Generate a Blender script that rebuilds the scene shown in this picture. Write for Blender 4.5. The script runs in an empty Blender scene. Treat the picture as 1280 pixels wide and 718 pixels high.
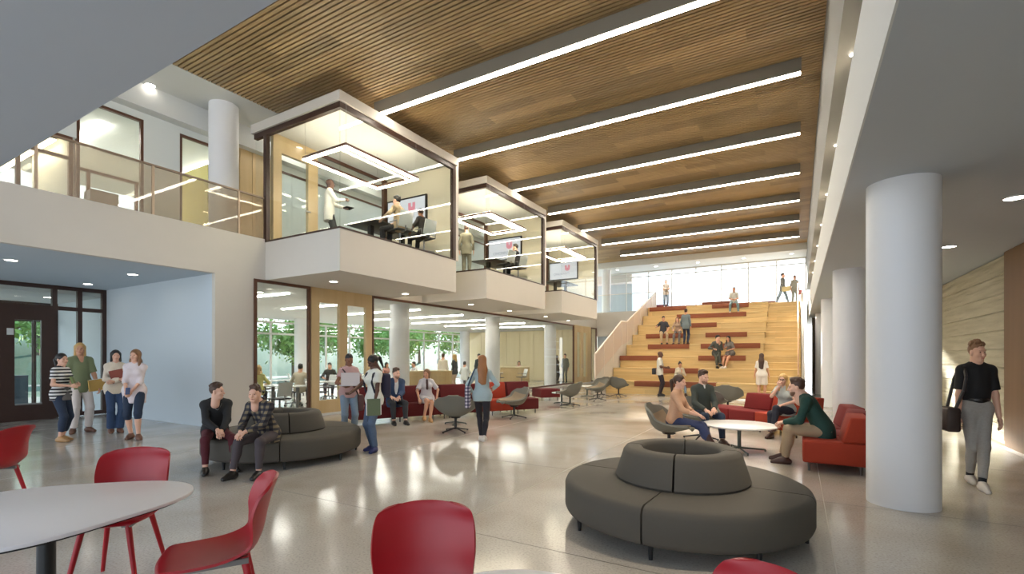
import bpy, math, random
import numpy as np
from mathutils import Vector, Matrix
random.seed(7)
SC = bpy.context.scene
COL = SC.collection
PI = math.pi

# ------------------------------------------------------------------ camera
cam = bpy.data.cameras.new('camera'); camo = bpy.data.objects.new('camera', cam); COL.objects.link(camo)
CAMH = 1.6
TH = math.atan(357/608.2)
cam.sensor_fit = 'HORIZONTAL'; cam.sensor_width = 36.0
cam.lens = 608.2/1280*36.0
cam.shift_y = (447-359)/1280.0
cam.clip_start = 0.05; cam.clip_end = 400
camo.location = (0, 0, CAMH)
camo.rotation_euler = (PI/2, 0, TH)
SC.camera = camo

# ------------------------------------------------------------------ world, sun, exposure
W = bpy.data.worlds.new('sky'); SC.world = W; W.use_nodes = True
nt = W.node_tree; nt.nodes.clear()
wo = nt.nodes.new('ShaderNodeOutputWorld'); bg = nt.nodes.new('ShaderNodeBackground')
tc = nt.nodes.new('ShaderNodeTexCoord'); sx = nt.nodes.new('ShaderNodeSeparateXYZ')
cr = nt.nodes.new('ShaderNodeValToRGB')
cr.color_ramp.elements[0].position = 0.0; cr.color_ramp.elements[0].color = (0.93, 0.97, 1.0, 1)
cr.color_ramp.elements[1].position = 0.7; cr.color_ramp.elements[1].color = (0.42, 0.64, 1.0, 1)
nt.links.new(tc.outputs['Generated'], sx.inputs[0]); nt.links.new(sx.outputs['Z'], cr.inputs['Fac'])
nt.links.new(cr.outputs['Color'], bg.inputs['Color']); nt.links.new(bg.outputs[0], wo.inputs['Surface'])
bg.inputs['Strength'].default_value = 1.85
sl = bpy.data.lights.new('sun', 'SUN'); sl.energy = 11.0; sl.angle = math.radians(1.5); sl.color = (1.0, 0.95, 0.86)
so = bpy.data.objects.new('sun', sl); COL.objects.link(so)
so.rotation_euler = Vector((1.61, -3.03, -1.0)).to_track_quat('-Z', 'Y').to_euler()
SC.view_settings.view_transform = 'Standard'; SC.view_settings.look = 'None'
SC.view_settings.gamma = 1.0; SC.view_settings.use_curve_mapping = False
SC.view_settings.exposure = 1.0
cy = SC.cycles
cy.max_bounces = 8; cy.diffuse_bounces = 4; cy.glossy_bounces = 3; cy.transmission_bounces = 4; cy.transparent_max_bounces = 14
cy.caustics_reflective = False; cy.caustics_refractive = False
cy.sample_clamp_indirect = 6.0; cy.sample_clamp_direct = 0.0
cy.use_denoising = True
try: cy.denoiser = 'OPENIMAGEDENOISE'
except Exception: pass
cy.use_adaptive_sampling = True; cy.adaptive_threshold = 0.02

# ------------------------------------------------------------------ helpers
def lin(c):
    return tuple((x/12.92 if x <= .04045 else ((x+.055)/1.055)**2.4) for x in [v/255.0 for v in c])
MATS = {}
def mat(name, rgb=(200,200,200), rough=.6, metal=0, emit=None, strength=0, coat=0, spec=.5, noise=0, nscale=40, bump=0, bscale=200):
    if name in MATS: return MATS[name]
    m = bpy.data.materials.new(name); m.use_nodes = True
    t = m.node_tree; b = t.nodes['Principled BSDF']
    c = lin(rgb)+(1,)
    b.inputs['Base Color'].default_value = c
    b.inputs['Roughness'].default_value = rough; b.inputs['Metallic'].default_value = metal
    b.inputs['Specular IOR Level'].default_value = spec
    if coat: b.inputs['Coat Weight'].default_value = coat; b.inputs['Coat Roughness'].default_value = .06
    if emit:
        b.inputs['Emission Color'].default_value = lin(emit)+(1,); b.inputs['Emission Strength'].default_value = strength
    if noise or bump:
        geo = t.nodes.new('ShaderNodeNewGeometry')
    if noise:
        n = t.nodes.new('ShaderNodeTexNoise'); n.inputs['Scale'].default_value = nscale; n.inputs['Detail'].default_value = 4
        t.links.new(geo.outputs['Position'], n.inputs['Vector'])
        mx = t.nodes.new('ShaderNodeMix'); mx.data_type = 'RGBA'
        mx.inputs['A'].default_value = tuple(max(0, x*(1-noise)) for x in c[:3])+(1,)
        mx.inputs['B'].default_value = tuple(min(1, x*(1+noise)) for x in c[:3])+(1,)
        t.links.new(n.outputs['Fac'], mx.inputs['Factor']); t.links.new(mx.outputs['Result'], b.inputs['Base Color'])
    if bump:
        n2 = t.nodes.new('ShaderNodeTexNoise'); n2.inputs['Scale'].default_value = bscale
        t.links.new(geo.outputs['Position'], n2.inputs['Vector'])
        bp = t.nodes.new('ShaderNodeBump'); bp.inputs['Strength'].default_value = bump; bp.inputs['Distance'].default_value = .01
        t.links.new(n2.outputs['Fac'], bp.inputs['Height']); t.links.new(bp.outputs['Normal'], b.inputs['Normal'])
    MATS[name] = m
    return m
def nodes_of(m): return m.node_tree.nodes, m.node_tree.links, m.node_tree.nodes['Principled BSDF']
def ramp(ns, stops):
    r = ns.new('ShaderNodeValToRGB'); e = r.color_ramp.elements
    while len(e) < len(stops): e.new(.5)
    for i, (p, c) in enumerate(stops): e[i].position = p; e[i].color = lin(c)+(1,)
    return r
def wood(name, a, b, grain=(1, 30, 30), rough=.45, plank=None, axis='x', tone=.25):
    """wood grain in world coordinates; plank=(length, width) adds board to board tone"""
    m = mat(name, a, rough); ns, lk, bs = nodes_of(m)
    geo = ns.new('ShaderNodeNewGeometry'); mp = ns.new('ShaderNodeMapping'); mp.inputs['Scale'].default_value = grain
    lk.new(geo.outputs['Position'], mp.inputs['Vector'])
    n = ns.new('ShaderNodeTexNoise'); n.inputs['Scale'].default_value = 1.0; n.inputs['Detail'].default_value = 6; n.inputs['Roughness'].default_value = .6
    lk.new(mp.outputs['Vector'], n.inputs['Vector'])
    r = ramp(ns, [(.3, a), (.7, b)]); lk.new(n.outputs['Fac'], r.inputs['Fac'])
    out = r.outputs['Color']
    if plank:
        s = ns.new('ShaderNodeSeparateXYZ'); lk.new(geo.outputs['Position'], s.inputs[0])
        cb = ns.new('ShaderNodeCombineXYZ')
        ax = {'x': ('X','Y'), 'z': ('Z','X'), 'xz': ('X','Z')}[axis]
        lk.new(s.outputs[ax[0]], cb.inputs['X']); lk.new(s.outputs[ax[1]], cb.inputs['Y'])
        br = ns.new('ShaderNodeTexBrick'); br.inputs['Scale'].default_value = 1.0
        br.inputs['Mortar Size'].default_value = 0; br.inputs['Brick Width'].default_value = plank[0]; br.inputs['Row Height'].default_value = plank[1]
        br.inputs['Color1'].default_value = (0,0,0,1); br.inputs['Color2'].default_value = (1,1,1,1); br.inputs['Bias'].default_value = 0
        br.offset = .37; br.offset_frequency = 2
        lk.new(cb.outputs[0], br.inputs['Vector'])
        mx = ns.new('ShaderNodeMix'); mx.data_type = 'RGBA'; mx.blend_type = 'MULTIPLY'; mx.inputs['Factor'].default_value = 1
        mr = ns.new('ShaderNodeMapRange'); mr.inputs['To Min'].default_value = 1-tone; mr.inputs['To Max'].default_value = 1+tone
        lk.new(br.outputs['Color'], mr.inputs['Value'])
        lk.new(out, mx.inputs['A']); lk.new(mr.outputs['Result'], mx.inputs['B']); out = mx.outputs['Result']
    lk.new(out, bs.inputs['Base Color'])
    return m
def glassmat(name, tint=(235,245,240), refl=1.0, base=.04):
    """thin architectural pane: clear with a fresnel reflection"""
    if name in MATS: return MATS[name]
    m = bpy.data.materials.new(name); m.use_nodes = True; t = m.node_tree; t.nodes.clear()
    o = t.nodes.new('ShaderNodeOutputMaterial'); tr = t.nodes.new('ShaderNodeBsdfTransparent'); gl = t.nodes.new('ShaderNodeBsdfGlossy')
    gl.inputs['Roughness'].default_value = .01; tr.inputs['Color'].default_value = lin(tint)+(1,)
    lw = t.nodes.new('ShaderNodeLayerWeight'); lw.inputs['Blend'].default_value = .5
    pw = t.nodes.new('ShaderNodeMath'); pw.operation = 'POWER'; pw.inputs[1].default_value = 4.0
    mm = t.nodes.new('ShaderNodeMath'); mm.operation = 'MULTIPLY_ADD'; mm.inputs[1].default_value = .8*refl; mm.inputs[2].default_value = base
    mx = t.nodes.new('ShaderNodeMixShader')
    t.links.new(lw.outputs['Facing'], pw.inputs[0]); t.links.new(pw.outputs[0], mm.inputs[0]); t.links.new(mm.outputs[0], mx.inputs[0])
    t.links.new(tr.outputs[0], mx.inputs[1]); t.links.new(gl.outputs[0], mx.inputs[2]); t.links.new(mx.outputs[0], o.inputs['Surface'])
    MATS[name] = m
    return m
def emat(name, rgb, strength): return mat(name, (20,20,20), .6, emit=rgb, strength=strength)

class MB:
    """collects simple solids in one mesh"""
    def __init__(s): s.v = []; s.f = []
    def add(s, vs, fs):
        o = len(s.v); s.v += [tuple(p) for p in vs]; s.f += [tuple(i+o for i in f) for f in fs]; return s
    def box(s, x0, x1, y0, y1, z0, z1):
        v = [(x0,y0,z0),(x1,y0,z0),(x1,y1,z0),(x0,y1,z0),(x0,y0,z1),(x1,y0,z1),(x1,y1,z1),(x0,y1,z1)]
        return s.add(v, [(0,3,2,1),(4,5,6,7),(0,1,5,4),(1,2,6,5),(2,3,7,6),(3,0,4,7)])
    def prism(s, pts, z0, z1):
        n = len(pts)
        v = [(p[0],p[1],z0) for p in pts]+[(p[0],p[1],z1) for p in pts]
        return s.add(v, [tuple(range(n-1,-1,-1)), tuple(range(n,2*n))]+[(i,(i+1)%n,n+(i+1)%n,n+i) for i in range(n)])
    def tube(s, a, b, ra, rb=None, n=10, cap=True):
        rb = ra if rb is None else rb
        a = Vector(a); b = Vector(b); d = (b-a).normalized()
        u = d.orthogonal().normalized(); w = d.cross(u)
        v = []
        for p, r in ((a, ra), (b, rb)):
            for i in range(n):
                t = 2*PI*i/n; v.append(p+u*(r*math.cos(t))+w*(r*math.sin(t)))
        fs = [(i,(i+1)%n,n+(i+1)%n,n+i) for i in range(n)]
        if cap: fs += [tuple(range(n-1,-1,-1)), tuple(range(n,2*n))]
        return s.add(v, fs)
    def path(s, pts, r, n=8):
        for p, q in zip(pts[:-1], pts[1:]): s.tube(p, q, r, r, n)
        return s
    def lathe(s, prof, n=32, c=(0,0), a0=0, a1=2*PI, close=False):
        full = abs(a1-a0-2*PI) < 1e-6
        k = n if full else n+1; m = len(prof); v = []
        for i in range(k):
            t = a0+(a1-a0)*i/n
            for r, z in prof: v.append((c[0]+r*math.cos(t), c[1]+r*math.sin(t), z))
        fs = []
        mm = m if close else m-1
        for i in range(n):
            j = (i+1) % k
            for q in range(mm):
                w = (q+1) % m
                fs.append((i*m+q, j*m+q, j*m+w, i*m+w))
        if not full and close:
            fs.append(tuple(range(m))[::-1]); fs.append(tuple((k-1)*m+q for q in range(m)))
        return s.add(v, fs)
    def mesh(s, name, m=None, smooth=False, bevel=0, bseg=2, angle=40):
        me = bpy.data.meshes.new(name); me.from_pydata(s.v, [], s.f)
        if bevel or smooth:
            import bmesh
            bm = bmesh.new(); bm.from_mesh(me)
            bmesh.ops.remove_doubles(bm, verts=bm.verts, dist=1e-5)
            bmesh.ops.recalc_face_normals(bm, faces=bm.faces)
            if bevel:
                es = [e for e in bm.edges if len(e.link_faces) == 2 and e.calc_face_angle(0) > math.radians(30)]
                bmesh.ops.bevel(bm, geom=es, offset=bevel, segments=bseg, profile=.5, affect='EDGES', clamp_overlap=True)
            bm.to_mesh(me); bm.free()
        if smooth or bevel:
            for p in me.polygons: p.use_smooth = True
            try: me.set_sharp_from_angle(angle=math.radians(angle))
            except Exception: pass
        if m: me.materials.append(m)
        return me
    def obj(s, name, m=None, parent=None, **k):
        return link(name, s.mesh(name, m, **k), parent)
def link(name, me, parent=None):
    o = bpy.data.objects.new(name, me); COL.objects.link(o)
    if parent: o.parent = parent
    return o
def struct(o, label=None):
    o['kind'] = 'structure'
    if label: o['label'] = label
    return o
def tag(o, label, cat, group=None):
    o['label'] = label; o['category'] = cat
    if group: o['group'] = group
    return o
def empty(name, loc=(0,0,0), rz=0, label=None, cat=None, group=None):
    o = bpy.data.objects.new(name, None); COL.objects.link(o); o.location = loc; o.rotation_euler = (0,0,rz); o.empty_display_size = .1
    if label: tag(o, label, cat, group)
    return o
def copytree(o, loc, rz=None, label=None, group=None, parent=None):
    c = o.copy(); COL.objects.link(c)
    if parent: c.parent = parent
    else:
        c.location = loc
        if rz is not None: c.rotation_euler = (0,0,rz)
        if label: c['label'] = label
        if group: c['group'] = group
    for ch in o.children: copytree(ch, None, parent=c)
    return c
def B(name, m, x0, x1, y0, y1, z0, z1, parent=None, kind=None, label=None, bevel=0):
    o = MB().box(min(x0,x1), max(x0,x1), min(y0,y1), max(y0,y1), min(z0,z1), max(z0,z1)).obj(name, m, parent, bevel=bevel)
    if kind: o['kind'] = kind
    if label: o['label'] = label
    return o
def S(name, m, *b, label=None): return B(name, m, *b, kind='structure', label=label)
def face(x, y, psi):
    """rotation about Z so that local +Y looks psi degrees round from the camera (0 = to the camera, 90 = to the right of the picture)"""
    d = math.hypot(x, y); tx, ty = -x/d, -y/d
    rx, ry = -ty, tx
    a = math.radians(psi); dx = math.cos(a)*tx+math.sin(a)*rx; dy = math.cos(a)*ty+math.sin(a)*ry
    return math.atan2(-dx, dy)

# ------------------------------------------------------------------ materials
white = mat('white_paint', (206,200,190), .75, noise=.02, nscale=3)
white2 = mat('white_ceiling_paint', (212,213,210), .8)
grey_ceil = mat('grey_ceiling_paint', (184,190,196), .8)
colw = mat('column_paint', (226,226,228), .5)
brown = mat('bronze_frame', (58,36,28), .4, noise=.15, nscale=8)
brownw = mat('walnut_frame', (92,58,42), .45, noise=.2, nscale=20)
blond = wood('blond_wood', (210,186,142), (192,164,118), (2,2,.15), .4)
blondp = wood('blond_panel', (222,208,172), (212,196,156), (3,3,.2), .5)
pane = glassmat('clear_glass', (250,252,251), .65, .03)
pane_f = glassmat('guard_glass', (240,236,226), 1.0)
_t = pane_f.node_tree; _o = _t.nodes['Material Output']; _src = _o.inputs['Surface'].links[0].from_socket
_d = _t.nodes.new('ShaderNodeBsdfDiffuse'); _d.inputs['Color'].default_value = lin((226,208,194))+(1,); _tl = _t.nodes.new('ShaderNodeBsdfTranslucent'); _tl.inputs['Color'].default_value = lin((226,208,194))+(1,)
_m1 = _t.nodes.new('ShaderNodeMixShader'); _m2 = _t.nodes.new('ShaderNodeMixShader'); _m2.inputs[0].default_value = .24
_t.links.new(_d.outputs[0], _m1.inputs[1]); _t.links.new(_tl.outputs[0], _m1.inputs[2]); _t.links.new(_src, _m2.inputs[1]); _t.links.new(_m1.outputs[0], _m2.inputs[2]); _t.links.new(_m2.outputs[0], _o.inputs['Surface'])
dark = mat('dark_metal', (36,37,37), .4, .3)
fixt = mat('fixture_grey', (124,117,104), .6)
E_strip = emat('strip_light', (255,245,228), 23.0)
E_pend = emat('pendant_light', (255,240,212), 21.0)
E_class = emat('classroom_strip', (255,250,240), 22.0)
E_down = emat('downlight_lens', (255,246,232), 12.0)
steel = mat('brushed_steel', (150,150,150), .35, .8)
black = mat('black_plastic', (22,22,24), .45)
# ------------------------------------------------------------------ floor and ground
fm = mat('terrazzo', (176,172,164), .10, spec=.6); ns, lk, bs = nodes_of(fm)
geo = ns.new('ShaderNodeNewGeometry')
n1 = ns.new('ShaderNodeTexNoise'); n1.inputs['Scale'].default_value = 55; n1.inputs['Detail'].default_value = 3; lk.new(geo.outputs['Position'], n1.inputs['Vector'])
n2 = ns.new('ShaderNodeTexNoise'); n2.inputs['Scale'].default_value = .7; n2.inputs['Detail'].default_value = 3; lk.new(geo.outputs['Position'], n2.inputs['Vector'])
r1 = ramp(ns, [(.30, (182,177,169)), (.46, (204,199,191)), (.60, (208,203,195)), (.74, (220,215,207))]); lk.new(n1.outputs['Fac'], r1.inputs['Fac'])
r2 = ramp(ns, [(.3, (214,208,200)), (.7, (255,255,255))]); lk.new(n2.outputs['Fac'], r2.inputs['Fac'])
mx = ns.new('ShaderNodeMix'); mx.data_type = 'RGBA'; mx.blend_type = 'MULTIPLY'; mx.inputs['Factor'].default_value = 1
lk.new(r1.outputs['Color'], mx.inputs['A']); lk.new(r2.outputs['Color'], mx.inputs['B']); lk.new(mx.outputs['Result'], bs.inputs['Base Color'])
mr = ns.new('ShaderNodeMapRange'); mr.inputs['To Min'].default_value = .09; mr.inputs['To Max'].default_value = .18
lk.new(n2.outputs['Fac'], mr.inputs['Value']); lk.new(mr.outputs['Result'], bs.inputs['Roughness'])
floor = S('floor', fm, -22.2, 8, -9, 34, -.3, 0, label='polished grey terrazzo floor with thin metal dividers')
strip = mat('divider_metal', (178,173,162), .3, .2)
for x in (-17.5,-14.4,-11.3,-8.99,-5.91,-2.83,.25,3.1):
    B('divider_strip', strip, x-.004, x+.004, -3, 30 if x < -7.6 else 20.8, -.01, .0015, floor)
dstrip = mat('divider_dark', (120,116,109), .4)
for y in (.6,3.65,6.4,9.45,12.5,15.5,18.5):
    B('divider_strip', dstrip, -16.8, 3.2, y-.004, y+.004, -.01, .0012, floor)
lawnm = mat('lawn_green', (60,86,64), .9, noise=.3, nscale=3)
pathm = mat('concrete_path', (112,112,106), .8, noise=.08, nscale=6)
lawn = struct(MB().box(-120, -22.6, -60, 80, -.4, -.02).obj('lawn', lawnm), 'green lawn outside the windows')
struct(MB().prism([(-60,-20),(-40,-20),(-30,60),(-48,60)], -.03, 0).obj('path', pathm), 'pale path across the lawn')
S('pavement', pathm, -26.5, -22.25, -40, 60, -.3, -.005, label='pale paved strip along the building')
hm = MB(); N = 24
hill_z = lambda x, y: -.1+4.3*math.sin(min(1,max(0,(-38-x)/20))*PI/2)*(.85+.15*math.sin((y+60)/7*.7))
hv = [(-38-j*2.2, -60+i*7, hill_z(-38-j*2.2, -60+i*7)) for i in range(N) for j in range(12)]
hm.add(hv, [(i*12+j, i*12+j+1, (i+1)*12+j+1, (i+1)*12+j) for i in range(N-1) for j in range(11)])
struct(hm.obj('hill', lawnm, smooth=True), 'low grassy bank beyond the lawn')

# ------------------------------------------------------------------ shell: slabs, ceilings, walls
UP = 4.45; CE = 7.8; SO = 3.5; XW = -11.31
S('slab_upper', white2, -22.2, XW-.12, -4, 34, SO, UP, label='floor slab of the upper corridor, white soffit')
S('ceiling_entrance', mat('sky_tint_ceiling',(194,205,214),.8), -16.9, XW-.125, -4, 6.06, SO-.003, SO)  # bluish sky light on this ceiling is put into its colour
S('trim_1', white, XW-.12, XW, -4, 30.2, SO, 4.51, label='white slab edge below the glass guard')
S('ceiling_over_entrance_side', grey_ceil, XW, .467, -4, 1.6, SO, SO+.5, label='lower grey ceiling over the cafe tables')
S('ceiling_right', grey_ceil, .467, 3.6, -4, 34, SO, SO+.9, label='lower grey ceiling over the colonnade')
S('trim_2', white2, .452, .4668, 1.6, 33, SO, 4.48, label='white fascia of the right hand gallery')
S('trim_3', white2, .467, .9, 1.6, 33, 4.40, 4.48, label='gallery ledge')
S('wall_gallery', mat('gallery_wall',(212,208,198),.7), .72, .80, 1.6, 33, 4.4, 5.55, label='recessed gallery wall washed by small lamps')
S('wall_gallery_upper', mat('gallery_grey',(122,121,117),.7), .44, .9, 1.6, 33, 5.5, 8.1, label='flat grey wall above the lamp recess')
ceil = S('ceiling', mat('ceiling_backing', (74,56,36), .9), -11.4, .45, 1.6, 30.6, 7.901, 8.1, label='slatted wood ceiling')
slatm = wood('ceiling_slat', (178,151,108), (150,124,84), (1.2,60,60), .5, plank=(2.3,.39), tone=.24)
sme = MB().box(-5.925, 5.925, -.032, .032, 0, .10).mesh('slat', slatm)
y = 1.68
while y < 30.58:
    o = link('slat', sme, ceil); o.location = (-5.475, y, CE); y += .0972
S('ceiling_corridor', white2, -22.2, -11.4, -4, 34, CE, 8.1, label='white ceiling of the upper corridor')
S('trim_4', white2, -13.05, -12.75, -4, 26, 7.26, CE, label='white bulkhead along the corridor wall')
S('ceiling_landing', white2, -13.05, .9, 30.6, 34, 7.43, 8.1, label='white ceiling over the landing')
S('roof', white2, -22.2, 4, -4, 34, 8.1, 8.3)
# right wall: rippled stone and a wood panel
stm = mat('rippled_stone', (196,188,160), .8); ns, lk, bs = nodes_of(stm)
geo = ns.new('ShaderNodeNewGeometry'); mp = ns.new('ShaderNodeMapping'); mp.inputs['Scale'].default_value = (1,.5,7)
lk.new(geo.outputs['Position'], mp.inputs['Vector'])
nn = ns.new('ShaderNodeTexNoise'); nn.inputs['Scale'].default_value = 1.6; nn.inputs['Detail'].default_value = 3; lk.new(mp.outputs['Vector'], nn.inputs['Vector'])
rr = ramp(ns, [(.3,(186,178,152)),(.7,(208,200,176))]); lk.new(nn.outputs['Fac'], rr.inputs['Fac']); lk.new(rr.outputs['Color'], bs.inputs['Base Color'])
bp = ns.new('ShaderNodeBump'); bp.inputs['Strength'].default_value = .8; bp.inputs['Distance'].default_value = .06
lk.new(nn.outputs['Fac'], bp.inputs['Height']); lk.new(bp.outputs['Normal'], bs.inputs['Normal'])
wr = S('wall_right', stm, 3.30, 3.55, -4, 34, -.01, SO, label='rippled pale stone wall beyond the colonnade')
for k in range(10):     # stone courses standing slightly proud
    o = MB().box(3.27+.008*(k % 3), 3.31, 12.1, 20.8, .02+k*.348, .02+k*.348+.335).obj('stone_course', stm, wr, bevel=.012, bseg=1)
tanw = wood('tan_panel', (140,108,80), (126,96,70), (3,3,.2), .5)
wp = S('trim_5', tanw, 3.22, 3.30, 6, 12.06, 0, SO, label='tan wood panelling on the near part of the right wall')
for k in range(5): B('plank', tanw, 3.205, 3.221, 12.05-1.2*(k+1)+.008, 12.05-1.2*k-.008, .1, SO-.01, wp)
S('wall_colonnade_end', mat('tan_end_wall',(120,108,90),.8), .6, 3.3, 27.5, 27.7, 0, SO, label='tan wall closing the colonnade')  # even tan colour on the end wall
struct(MB().add([(xx,a,b) for xx in (.14,.24) for a,b in ((20.7,0),(20.7,.7),(28.2,4.85),(33,4.85),(33,0))], [(0,1,2,3,4),(9,8,7,6,5)]+[(i,5+i,5+(i+1)%5,(i+1)%5) for i in range(5)]).obj('wall_stair_side', white), 'white raking wall along the right of the stair')
S('opening_panel', mat('opening_shade',(62,56,48),.5), .70, 1.2, 27.40, 27.5, 0, 2.9, label='dark panel standing in for the shaded opening at the end of the colonnade')  # solid dark panel painted in place of the opening's shade
S('door_2', tanw, 1.35, 2.1, 27.36, 27.5, 0, 3.0, label='pale wood door at the end of the colonnade')
# entrance recess
S('wall_recess', mat('sky_tint_wall',(200,210,217),.7), -16.9, XW-.121, 6.06, 6.3, 0, SO, label='entrance recess wall with bluish sky light put into its colour')  # blue of the incoming sky light is painted into the wall
S('wall_left', white, XW-.12, XW, 6.06, 6.96, 0, SO, label='white wall between entrance and glazed classroom')
# end wall below and beside the balcony
S('wall_end', white, XW, -7.55, 30.15, 30.35, 2.95, 4.51, label='white slab edge of the far balcony')
S('slab_balcony', white2, XW, -7.55, 30.35, 34, SO, UP)
S('wall_end_lower', mat('bluish_glass_wall',(190,204,214),.3), XW, -7.5, 33.2, 33.4, 0, SO)
S('trim_6', mat('grey_blue_paint',(176,186,194),.6), XW+.02, -10.6, 30.3, 33.2, 0, SO)
# columns: the same grid through both floors
for y in (6.75, 12.9, 19.0, 25.1):
    struct(MB().tube((-12.2,y,UP), (-12.2,y,CE), .325, n=40).obj('column', colw, smooth=True), 'round white column on the upper corridor')
    if y > 7: struct(MB().tube((-12.2,y,0), (-12.2,y,SO), .34, n=40).obj('column', colw, smooth=True), 'round column behind the classroom glass')
for y in (6.75, 12.85, 18.95, 25.05):
    struct(MB().tube((.99,y,0), (.99,y,SO), .325, n=56).obj('column', colw, smooth=True), 'round white colonnade column')
struct(MB().tube((-11.0,31.2,UP), (-11.0,31.2,7.43), .3, n=32).obj('column', colw, smooth=True), 'white column on the far landing')
# upper corridor wall with glazed openings
cw = mat('corridor_wall', (222,226,224), .7)
for a, b in ((-4,2.4),(5.4,6.16),(7.2,8.65)): S('wall_corridor', cw, -13.2, -13.05, a, b, UP, CE)
S('wall_corridor', cw, -13.2, -13.05, 2.4, 5.4, 7.1, CE); S('wall_corridor', cw, -13.2, -13.05, 6.16, 7.2, 7.1, CE)
S('wall_corridor', mat('daylit_glazing_tint',(214,224,227),.5), -13.2, -13.03, 8.66, 26, UP, 7.0); S('wall_corridor', cw, -13.2, -13.03, 8.66, 26, 7.06, CE); S('trim_8', brownw, -13.2, -13.0, 8.66, 26, 7.0, 7.06)  # pale aqua colour stands in for bright daylit glazing
vp = S('trim_7', blond, -13.06, -13.0, 7.25, 8.65, UP, 7.3, label='vertical blond boards on the corridor wall')
for k in range(4): B('plank', blond, -13.0, -12.985, 7.27+k*.345, 7.27+k*.345+.33, UP+.02, 7.28, vp)
S('ceiling_studio', white2, -18, -13.2, 2, 8.6, 7.1, 7.3); S('wall_studio', cw, -18, -13.2, 8.5, 8.6, UP, 7.2)
S('wall_studio', cw, -15.5, -13.2, 4.15, 4.2, UP, 7.1)
def framed(name, m, gm, axis, pos, a0, a1, z0, z1, w=.06, d=.08, vert=(), horiz=(), parent=None, kindlabel=None):
    """a glazed opening in a plane X=pos (axis x) or Y=pos (axis y): frame bars and one pane per bay"""
    root = empty(name); root['kind'] = 'structure'
    if kindlabel: root['label'] = kindlabel
    def bar(p0, p1, q0, q1, nm='frame_bar'):
        if axis == 'x': B(nm, m, pos-d/2, pos+d/2, p0, p1, q0, q1, root)
        else: B(nm, m, p0, p1, pos-d/2, pos+d/2, q0, q1, root)
    vs = [a0]+list(vert)+[a1]; hs = [z0]+list(horiz)+[z1]
    for i, v in enumerate(vs):
        p = v if i == 0 else (v-w if i == len(vs)-1 else v-w/2); bar(p, p+w, z0, z1)
    for i, h in enumerate(hs):
        q = h if i == 0 else (h-w if i == len(hs)-1 else h-w/2)
        for j in range(len(vs)-1):
            bar(vs[j]+(w if j == 0 else w/2), vs[j+1]-(w if j == len(vs)-2 else w/2), q, q+w)
    for i in range(len(vs)-1):
        for j in range(len(hs)-1):
            g = MB()
            if axis == 'x': g.box(pos-.006, pos+.006, vs[i]+w/2, vs[i+1]-w/2, hs[j]+w/2, hs[j+1]-w/2)
            else: g.box(vs[i]+w/2, vs[i+1]-w/2, pos-.006, pos+.006, hs[j]+w/2, hs[j+1]-w/2)
            g.obj('pane', gm, root)
    return root
framed('window_1', brownw, pane, 'x', -13.1, 4.18, 5.4, UP, 7.1, kindlabel='upper corridor window in a walnut frame left of the white pier')
framed('window_2', brownw, pane, 'x', -13.1, 6.16, 7.2, UP, 7.1, kindlabel='upper corridor window partly behind the round column')
framed('window_3', brownw, pane, 'x', -13.1, 2.4, 4.12, UP, 6.2, vert=(3.3,), horiz=(5.75,), kindlabel='small paned upper corridor glazing at the far left')
S('wall_corridor', cw, -13.2, -13.05, 2.4, 4.18, 6.2, 7.099)
S('wall_studio', mat('olive_panel',(190,178,110),.6), -14.9, -13.4, 7.0, 7.1, UP, 6.7)
framed('window_4', brownw, pane, 'x', -17.9, -2, 8.5, UP, 7.1, w=.08, vert=(0,1.5,3,4.5,6,7.2), horiz=(6.0,), kindlabel='outer window of the rooms behind the upper corridor')
# entrance glazing
ent = framed('window_5', brown, pane, 'x', -16.9, -3.0, 6.06, .02, SO, w=.10, d=.12, vert=(4.95,5.47), horiz=(2.9,), kindlabel='dark framed entrance glazing wall')
S('ceiling_vestibule', white2, -20.5, -16.95, -3, 6.2, 3.3, 3.5); S('wall_vestibule', mat('pale_blue_paint',(206,216,222),.6), -20.5, -16.98, 6.06, 6.2, 0, 3.4)
framed('window_6', brown, pane, 'x', -20.4, -3, 6.06, .02, 3.3, w=.09, vert=(-1.2,1.4,5.5), horiz=(2.75,), kindlabel='outer glazing of the entrance vestibule')
# classroom shell
S('ceiling_classroom', white2, -22.1, XW-.14, 6.3, 30.1, 3.46, SO)
wcl = S('wall_classroom_end', blondp, -21.4, XW-.12, 30.1, 30.3, 0, SO, label='pale wood panelled end wall of the classroom')
for k in range(9): B('plank', blondp, -21.38+k*1.1, -21.38+k*1.1+1.08, 30.05, 30.1, 1.02, 3.45, wcl)
for k in range(9): B('plank', blondp, -21.38+k*1.1, -21.38+k*1.1+1.08, 30.05, 30.1, .1, .99, wcl)
S('wall_classroom_side', white, -22, -16.9, 6.21, 6.4, 0, SO)
mull = mat('window_mullion', (208,204,196), .5)
framed('window_7', mull, pane, 'x', -22.0, 6.4, 30.0, .05, 3.35, w=.09, vert=tuple(6.4+1.6*k for k in range(1,15)), horiz=(2.75,), kindlabel='tall classroom windows looking out to the trees')
struct(MB().tube((-20.6,28.4,0),(-20.6,28.4,SO), .34, n=32).obj('column', colw, smooth=True)); struct(MB().tube((-20.6,15.2,0),(-20.6,15.2,SO), .42, n=32).obj('column', colw, smooth=True))
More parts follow.
